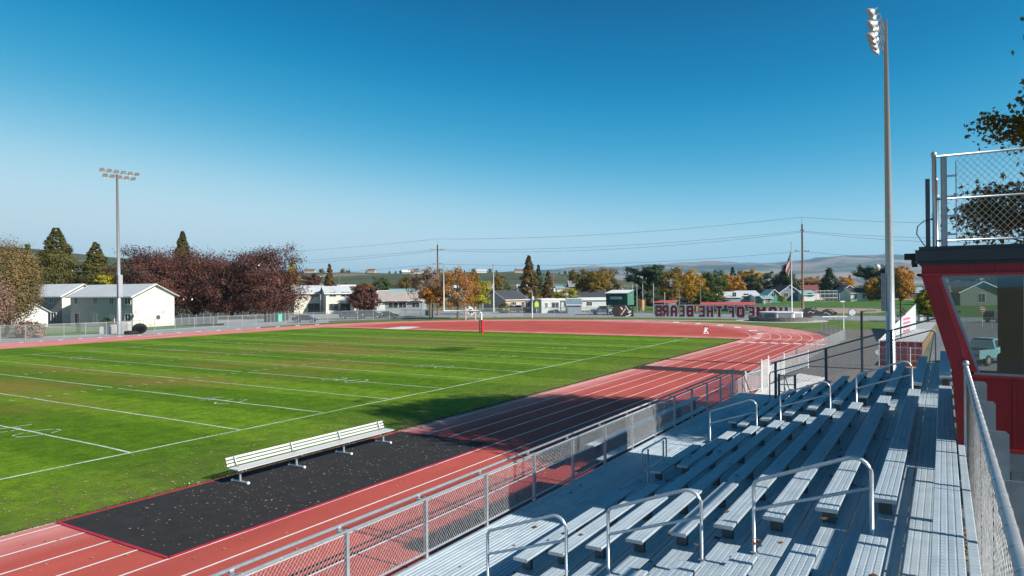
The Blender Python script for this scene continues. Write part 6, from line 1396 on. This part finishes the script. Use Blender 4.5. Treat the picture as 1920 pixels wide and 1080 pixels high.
LM = {
 'maroon': leafmat('maroon_foliage', [(.034, .015, .014), (.088, .032, .024), (.165, .062, .040)], .12),
 'olive': leafmat('olive_conifer', [(.028, .046, .012), (.075, .088, .018), (.16, .125, .024)], .1),
 'dark': leafmat('dark_conifer', [(0.014, 0.032, 0.017), (0.032, 0.058, 0.026), (0.058, 0.087, 0.029)], .1),
 'brown': leafmat('brown_conifer', [(0.051, 0.051, 0.014), (0.131, 0.080, 0.022), (0.203, 0.109, 0.029)], .12),
 'green': leafmat('green_foliage', [(0.029, 0.065, 0.014), (0.072, 0.109, 0.022), (0.145, 0.160, 0.029)], .25),
 'gold': leafmat('gold_foliage', [(0.145, 0.123, 0.017), (0.435, 0.246, 0.022), (0.725, 0.377, 0.022)], .35),
 'orange': leafmat('orange_foliage', [(0.203, 0.080, 0.017), (0.609, 0.217, 0.020), (0.750, 0.362, 0.029)], .35),
 'yellow': leafmat('yellow_foliage', [(0.319, 0.275, 0.022), (0.725, 0.522, 0.029), (0.750, 0.652, 0.043)], .35),
 'mixed': leafmat('green_gold_foliage', [(0.036, 0.065, 0.014), (0.123, 0.123, 0.020), (0.392, 0.217, 0.026)], .3),
 'rust': leafmat('rust_foliage', [(0.145, 0.065, 0.022), (0.406, 0.160, 0.036), (0.652, 0.319, 0.072)], .3),
 'willow': leafmat('willow_foliage', [(0.080, 0.087, 0.026), (0.189, 0.145, 0.043), (0.348, 0.217, 0.087)], .25),
 'twig': leafmat('bare_twigs', [(0.174, 0.109, 0.072), (0.319, 0.203, 0.145)], .1),
 'yellowgreen': leafmat('yellow_green_foliage', [(0.087, 0.145, 0.017), (0.246, 0.275, 0.029), (0.580, 0.478, 0.043)], .35)}
SHARED = {}
def tree(label, x, ytop, ybot, hw, D, shape, col, name='tree', group=None, n=None, zbase=None, bare=False, leafpx=2.1, sq=1.0, cat='tree', group_=None):
    zt, zb = ZY(x, ytop, D), ZY(x, ybot, D); H_ = max(.6, zt-zb); R_ = hw*D/FPX
    if zbase is None: zbase = min(0, zb-.5) if D < 320 else zb-1.5
    big = hw*(ybot-ytop)
    n = int((n or min(15000, max(500, big*3.4)))*2.0); leaf = leafpx*D/FPX*.62*LFX
    p = PX(x, D)
    seed = int(x*7+ytop); key = None
    if big < 700:
        key = (shape, seed % 3)
        if key not in SHARED: SHARED[key] = crown_mesh('crown_'+shape, seed, shape, 10., 5., 4200, .36)
        me = SHARED[key].copy() if False else SHARED[key]
    t = thing(name, label, cat, (p.x, p.y, zbase), 0, group)
    zc = (zt+zb)/2-zbase
    tm = trunk_mesh('trunk', seed, H_, R_, zc, max(.12, R_*.07), bare, 5 if big < 700 else 9)
    link('trunk', tm, BARK if not bare else M('grey_bark', (.17, .12, .095), .9), t)
    if key:
        me2 = CACHE.get((key, col))
        if me2 is None: me2 = SHARED[key].copy(); me2.materials.clear(); me2.materials.append(LM[col]); CACHE[(key, col)] = me2
        o = link('crown', me2, None, t); o.location = (0, 0, zc); o.scale = (R_/5, R_/5, H_/10); o.rotation_euler = (0, 0, seed % 6)
    else:
        me = crown_mesh('crown', seed, shape, H_, R_, n, leaf, zc); link('crown', me, LM[col], t)
    return t
CACHE = {}
CSF = .85
LFX = 1.25
tree('brown tinged weeping tree with olive leaves at the left edge', 12, 458, 606, 58, 96, 'weep', 'willow', 'weeping_tree', n=14000)
tree('pale twiggy bush leaning at the far left edge', -28, 520, 612, 46, 90, 'weep', 'twig', 'shrub', n=5000)
tree('broad olive conifer behind the grey apartments', 106, 427, 572, 66, 150, 'cone', 'olive', 'conifer', n=16000)
tree('shorter olive conifer right of the broad one', 180, 454, 570, 50, 150, 'cone', 'olive', 'conifer', n=10000)
tree('slim yellowing tree behind the weeping tree', 52, 459, 545, 14, 190, 'pine', 'green', 'tree')
tree('small bright yellow shrub in front of the conifers', 202, 513, 545, 16, 147, 'round', 'yellow', 'shrub')
tree('leftmost maroon maple beside the light pole', 284, 478, 594, 64, 150, 'round', 'maroon', 'maroon_maple', 'row of maroon maples', n=15000)
tree('widest maroon maple in the middle of the dark row', 366, 470, 594, 74, 158, 'round', 'maroon', 'maroon_maple', 'row of maroon maples', n=15000)
tree('maroon maple crowded low between the two big ones', 434, 492, 594, 52, 152, 'round', 'maroon', 'maroon_maple', 'row of maroon maples', n=9000)
tree('rounded maroon maple at the right end of the dark row', 500, 470, 592, 58, 152, 'round', 'maroon', 'maroon_maple', 'row of maroon maples', n=15000)
tree('green conifer tip poking above the maroon maples', 343, 434, 540, 30, 210, 'cone', 'olive', 'conifer')
tree('bright yellow tree right behind the rounded maroon maple', 548, 492, 540, 14, 200, 'pine', 'yellow', 'tree')
tree('low maroon tree left of the brown conifer', 585, 514, 545, 20, 230, 'round', 'maroon', 'tree')
tree('brown green conifer behind the cream blocks', 618, 495, 546, 14, 230, 'cone', 'brown', 'conifer')
tree('maroon maple beside the right cream block', 682, 536, 583, 26, 178, 'round', 'maroon', 'maroon_maple', n=5000)
tree('orange topped tree behind that maroon maple', 684, 532, 560, 16, 215, 'round', 'orange', 'tree')
tree('grey green tree pair behind the white roofed house', 716, 520, 548, 16, 290, 'round', 'green', 'tree')
tree('olive tree behind the teal roof', 762, 518, 546, 16, 280, 'round', 'mixed', 'tree')
tree('dark bushy tree left of the bare tree', 784, 516, 552, 14, 250, 'round', 'dark', 'tree')
tree('bare crowned street tree with orange leaves low down', 810, 538, 572, 22, 140, 'round', 'orange', 'street_tree', 'two thinning street trees', n=1500, bare=True)
tree('wider rust leaved street tree behind the goal post', 858, 508, 577, 38, 140, 'round', 'rust', 'street_tree', 'two thinning street trees', n=3600, bare=True)
tree('haze of bare branches above the first street tree', 806, 502, 566, 34, 150, 'round', 'twig', 'street_tree', n=2400, bare=True)
tree('yellow green tree right of the rust leaved street tree', 896, 526, 572, 17, 165, 'round', 'yellowgreen', 'tree')
tree('olive tree rising behind the yellow green one', 890, 507, 545, 10, 240, 'round', 'mixed', 'tree')
tree('small olive tree left of the right goal upright', 936, 514, 548, 13, 250, 'round', 'mixed', 'tree')
tree('tall brown conifer behind the tan house', 992, 479, 562, 26, 212, 'cone', 'brown', 'conifer', n=6000)
tree('dark green spire just right of the brown conifer', 1010, 497, 560, 13, 225, 'cone', 'dark', 'conifer')
tree('shorter brown conifer right of the dark spire', 1028, 508, 560, 15, 215, 'cone', 'brown', 'conifer')
tree('yellow green shrubs beyond the red hipped roof', 1062, 542, 566, 24, 205, 'round', 'yellowgreen', 'shrub')
tree('small grey green tree near the slate house', 1073, 506, 535, 9, 350, 'round', 'green', 'tree')
tree('large round green and gold tree above the long trailer', 1116, 506, 560, 36, 232, 'round', 'mixed', 'tree', n=7000)
tree('dark cedar with layered flat branches', 1208, 499, 562, 37, 225, 'umbrella', 'dark', 'cedar', n=6000)
tree('dark understorey below the layered cedar', 1215, 535, 580, 34, 232, 'round', 'dark', 'tree', n=3500)
tree('pale golden olive tree right of the cedar', 1254, 507, 562, 28, 235, 'round', 'mixed', 'tree', n=4500)
tree('bright golden tree left of the grey utility pole', 1296, 511, 560, 25, 240, 'round', 'gold', 'tree', n=4000)
tree('dark olive tree right of the grey utility pole', 1333, 511, 563, 28, 245, 'round', 'green', 'tree', n=4500)
tree('green bush in front of the dark olive tree', 1322, 543, 568, 16, 225, 'round', 'green', 'shrub')
tree('orange yellow tree above the grey houses', 1368, 518, 555, 24, 300, 'round', 'orange', 'tree', n=3000)
tree('dark pointed conifer behind the orange tree', 1374, 500, 540, 13, 350, 'cone', 'dark', 'conifer')
tree('glowing orange gold tree left of the flag', 1408, 507, 540, 22, 320, 'round', 'gold', 'tree', n=2500)
tree('dark green tree under the glowing gold one', 1412, 515, 553, 17, 312, 'round', 'dark', 'tree')
tree('grey green tree behind the green cabin', 1440, 511, 548, 18, 330, 'round', 'green', 'tree')
tree('dark broad conifer behind the flag', 1474, 499, 550, 24, 320, 'pine', 'dark', 'conifer', n=3500)
tree('rusty trees right of the utility pole', 1518, 519, 545, 20, 340, 'round', 'rust', 'tree')
tree('greenish autumn tree left of the dark ballpark conifer', 1533, 526, 548, 14, 335, 'round', 'mixed', 'tree')
tree('dense dark conifer behind the backstop', 1555, 505, 558, 20, 300, 'pine', 'dark', 'conifer', n=4000)
tree('orange tree between two conifers', 1584, 520, 548, 18, 330, 'round', 'orange', 'tree')
tree('thin brown conifer tip above the orange tree', 1593, 514, 540, 8, 345, 'cone', 'brown', 'conifer')
tree('big dark pine beside the tall light pole', 1636, 499, 556, 31, 290, 'umbrella', 'dark', 'pine', n=6000)
tree('dark lower half of the big pine grove', 1645, 520, 560, 22, 292, 'pine', 'dark', 'pine', n=3000)
tree('orange brown tree in front of the big pine', 1632, 524, 557, 15, 275, 'round', 'orange', 'tree')
tree('orange brown maple right of the tall light pole', 1690, 505, 558, 22, 270, 'round', 'orange', 'tree', n=4500)
tree('small dark conifer right of the orange maple', 1708, 521, 548, 8, 330, 'cone', 'dark', 'conifer')
tree('yellow green shrub beside the utility cabinet', 1738, 543, 590, 17, 112, 'round', 'yellowgreen', 'shrub', n=4500)
tree('low grey green bushes at the foot of the yellow shrub', 1740, 582, 594, 17, 110, 'round', 'green', 'shrub')
tree('dark tree mass behind the ranch house', 1835, 505, 545, 45, 235, 'round', 'green', 'tree', n=5000)
tree('orange tree just left of the press box corner', 1750, 530, 556, 12, 300, 'round', 'rust', 'tree')
tree('maroon hedge behind the long dugout', 1330, 557, 570, 32, 250, 'round', 'maroon', 'hedge')
tree('dark shrub in front of the tan house', 947, 568, 590, 14, 172, 'round', 'green', 'shrub')
tree('tan dried bush inside the left fence', 55, 603, 634, 26, 92, 'round', 'twig', 'shrub', n=3500)
tree('small green bush by the apartment patio', 200, 597, 616, 10, 112, 'round', 'dark', 'shrub')
tree('lime green shrub under the green cabin', 1466, 554, 565, 8, 250, 'round', 'yellowgreen', 'shrub')
# far trees and houses on the slope (each one a thing)
rg = random.Random(21); USED = set()
LANDM = [(520, 'the yellow tree'), (565, 'the left cream block'), (605, 'the gap between the cream blocks'), (640, 'the right cream block'), (680, 'the low maroon maple'), (715, 'the white roofed house'), (750, 'the teal roof'), (785, 'the dark bushy tree'), (822, 'the left utility pole'), (860, 'the rusty street tree'), (893, 'the yellow green tree'), (927, 'the right goal upright'), (960, 'the charcoal roofed house'), (992, 'the tall brown conifer'), (1028, 'the short brown conifer'), (1050, 'the red hipped roof'), (1075, 'the slate grey house'), (1110, 'the round golden tree'), (1155, 'the green booth'), (1208, 'the layered cedar'), (1255, 'the pale golden tree'), (1300, 'the grey utility pole'), (1345, 'the grey gabled house'), (1385, 'the glowing gold tree'), (1430, 'the yellow foul pole'), (1470, 'the flag'), (1505, 'the right utility pole'), (1550, 'the backstop'), (1597, 'the baseball sign'), (1640, 'the big dark pine'), (1690, 'the orange maple'), (1740, 'the press box corner'), (1840, 'the ranch house')]
def far_label(what, x, D):
    lm = min(LANDM, key=lambda q: abs(q[0]-x)); w = 'left of' if x < lm[0]-9 else ('right of' if x > lm[0]+9 else 'above')
    out_ = '%s %s, %s %s' % (what, 'on the far skyline' if D > 800 else ('high on the slope' if D > 480 else 'low on the slope'), w, lm[1])
    return out_ if len(out_.split()) <= 16 else out_.replace(' on the slope', '').replace(' on the far skyline', ' on the skyline').replace('high,', 'higher up,').replace('low,', 'lower down,').replace(' with', ' and', 0)[:200] if len(out_.split()) <= 16 else ' '.join(out_.replace('low on the slope', 'low down').replace('high on the slope', 'high up').split()[:16])
FARC = ['green', 'dark', 'dark', 'mixed', 'green', 'gold', 'brown', 'dark']
words_c = {'green': 'grey green', 'dark': 'dark green', 'mixed': 'olive', 'gold': 'yellow', 'brown': 'brown'}
cnt = 0
for i in range(120):
    x = rg.uniform(520, 1120) if i < 90 else rg.uniform(1080, 1760); D = rg.choice((rg.uniform(330, 620), rg.uniform(880, 1040))) if x < 1080 else rg.uniform(360, 700)
    if D > 870: D = rg.uniform(985, 1015)
    z = ZHILL(x, D) if x < 1080 else -.4; c = rg.choice(FARC); hpx = rg.uniform(5, 11)*(.8 if D > 800 else 1.3); hm = hpx*D/FPX
    yb = yh(x)-(z-CH)*FPX/D
    lab_ = far_label('%s %s tree' % ('tiny' if hpx < 7 else 'small', words_c[c]), x, D)
    if lab_ in USED: continue
    USED.add(lab_)
    tree(lab_, x, yb-hpx, yb+1.5, hpx*rg.uniform(.35, .6), D, rg.choice(('round', 'round', 'cone', 'pine')), c, 'distant_tree', 'trees on the distant slope', zbase=z-1)
hw_ = [(WHITES, SHINGLE_W, 'white', 'pale'), (TANS, SHINGLE_BR, 'tan', 'brown'), (CREAM, SHINGLE_GR, 'cream', 'grey'), (BLUEG, SHINGLE_WH, 'slate', 'white')]
for i in range(46):
    x = rg.uniform(560, 1110) if i < 38 else rg.uniform(1700, 1900); D = rg.uniform(300, 560) if i % 5 else rg.uniform(880, 960); z = (ZHILL(x, D) if x < 1080 else -.4)-.5
    w, r_, a, b_ = rg.choice(hw_); L_ = rg.uniform(9, 20); dx = L_*FPX/D/2
    lab_ = far_label('%s house with %s roof' % (a, b_), x, D)
    if lab_ in USED: continue
    USED.add(lab_)
    house('distant_house', lab_, x-dx, D, x+dx, D+rg.uniform(-2, 2), 9, z, z+3.0, z+rg.uniform(4.5, 5.8), 'L', w, r_, over=.4, siding=False, group='houses on the distant slope', wins=[(.3, 1.6, 1.6, 1.2), (.7, 1.6, 1.6, 1.2)] if D < 480 else ())

# the big maple behind the press box that shades the bleachers
def maple(label, c, R_, n, leaf, base, seed):
    t = thing('maple_tree', label, 'tree', base); rg = random.Random(seed)
    rngn = np.random.RandomState(seed)
    nc = n//40; u = rngn.normal(size=(nc, 3)); u /= np.linalg.norm(u, axis=1)[:, None]; rad = rngn.uniform(.25, 1, nc)**.5
    cc = u*(rad*(1+rngn.normal(0, .06, nc)))[:, None]*np.array([R_[0], R_[1], R_[2]])+np.array(c); per = 40
    for (bc, br_, m_) in (((25.2, -2.6, 7.75), (1.9, 2.3, .95), 90), ((26.3, -3.0, 10.75), (1.4, 1.9, .95), 60), ((26, -4.4, 9.0), (2, 1.6, 3.0), 60)):
        uu = rngn.normal(size=(m_, 3)); uu /= np.linalg.norm(uu, axis=1)[:, None]; cc = np.vstack([cc, uu*(rngn.uniform(.1, 1, m_)**.5)[:, None]*np.array(br_)+np.array(bc)])
    nmain = nc; nc = len(cc)
    p = np.repeat(cc[:nmain], per, 0)+rngn.normal(size=(nmain*per, 3))*np.array([.42, .42, .24]); szf = np.ones(len(p)); pb_l = np.repeat(cc[nmain:], 75, 0); pb_l = pb_l+rngn.normal(size=pb_l.shape)*np.array([.27, .27, .15]); p = np.vstack([p, pb_l]); szf = np.concatenate([szf, np.full(len(pb_l), .56)])
    if True:
        keep = (p[:, 2] > 2.2) & ~((p[:, 0] > 11) & (p[:, 0] < 19.0) & (p[:, 2] < 8.6)) & ~((p[:, 1] > -.5) & (p[:, 2] < 5)); p = p[keep]; szf = szf[keep]; N_ = len(p)
    nrm = rngn.normal(size=(N_, 3))+np.array([0, -.3, .6]); nrm /= np.linalg.norm(nrm, axis=1)[:, None]; tt = np.cross(nrm, rngn.normal(size=(N_, 3))); tt /= np.linalg.norm(tt, axis=1)[:, None]; bb = np.cross(nrm, tt); s = (leaf*rngn.uniform(.6, 1.3, N_)*szf)[:, None]
    # five lobed leaf outline
    ang = np.array([0, 36, 72, 108, 144, 180, 216, 252, 288, 324])*np.pi/180; rr = np.array([1, .5, .9, .45, .7, .25, .7, .45, .9, .5]); k = 10
    v = np.empty((N_*k, 3))
    for i in range(k): v[i::k] = p+tt*s*math.cos(ang[i])*rr[i]+bb*s*math.sin(ang[i])*rr[i]
    me = bpy.data.meshes.new('crown'); me.vertices.add(N_*k); me.vertices.foreach_set('co', (v-np.array(base)).ravel()); me.loops.add(N_*k); me.loops.foreach_set('vertex_index', np.arange(N_*k)); me.polygons.add(N_); me.polygons.foreach_set('loop_start', np.arange(0, N_*k, k)); me.update(calc_edges=True)
    link('crown', me, LM2, t)
    mb = MB(); B0 = Vector(base); top = Vector((c[0], c[1], c[2]+R_[2]*.4)); mb.tube([B0+Vector((0, 0, -.2)), B0.lerp(top, .3), B0.lerp(top, .65), top], [.42, .33, .2, .06], 10)
    for i in range(42):
        s0 = rg.uniform(.2, .9); a = B0.lerp(top, s0); k_ = cc[rg.randrange(nc)]; e = Vector(k_); m_ = a.lerp(e, .5)+Vector((0, 0, .4)); r0 = .13*(1-s0*.6)
        if 11 < e.x < 19 and e.z < 8.6: continue
        mb.tube([a, m_, e], [r0, r0*.55, .015], 6)
        for j in range(4):
            s1 = rg.uniform(.35, .95); q = m_.lerp(e, s1); d = Vector((rg.gauss(0, 1), rg.gauss(0, 1), rg.uniform(-.2, .8)))*.9; mb.tube([q, q+d], [.03, .008], 4)
    put('trunk', mb, BARK, t)
LM2 = leafmat('maple_leaf_autumn', [(.07, .07, .012), (.20, .14, .02), (.45, .24, .03)], .5)
maple('large autumn maple rising behind the press box', (27.2, -10.9, 11.9), (7.3, 8.0, 8.0), 84000, .15, (27, -10.6, 0), 4)

# a finished haze of air over the valley
def haze():
    mb = MB(); mb.box(-9000, 14000, -9000, 14000, -20, 300)
    m = bpy.data.materials.new('valley_air'); m.use_nodes = True; nt = m.node_tree; nt.nodes.remove(nt.nodes['Principled BSDF']); v = nt.nodes.new('ShaderNodeVolumePrincipled')
    v.inputs['Color'].default_value = (.38, .70, 1.0, 1); v.inputs['Density'].default_value = HZ; v.inputs['Anisotropy'].default_value = .1
    nt.links.new(v.outputs[0], nt.nodes['Material Output'].inputs['Volume']); put('haze', mb, m, kind='stuff', label='thin blue haze lying over the valley')
HZ = .8e-4
haze()
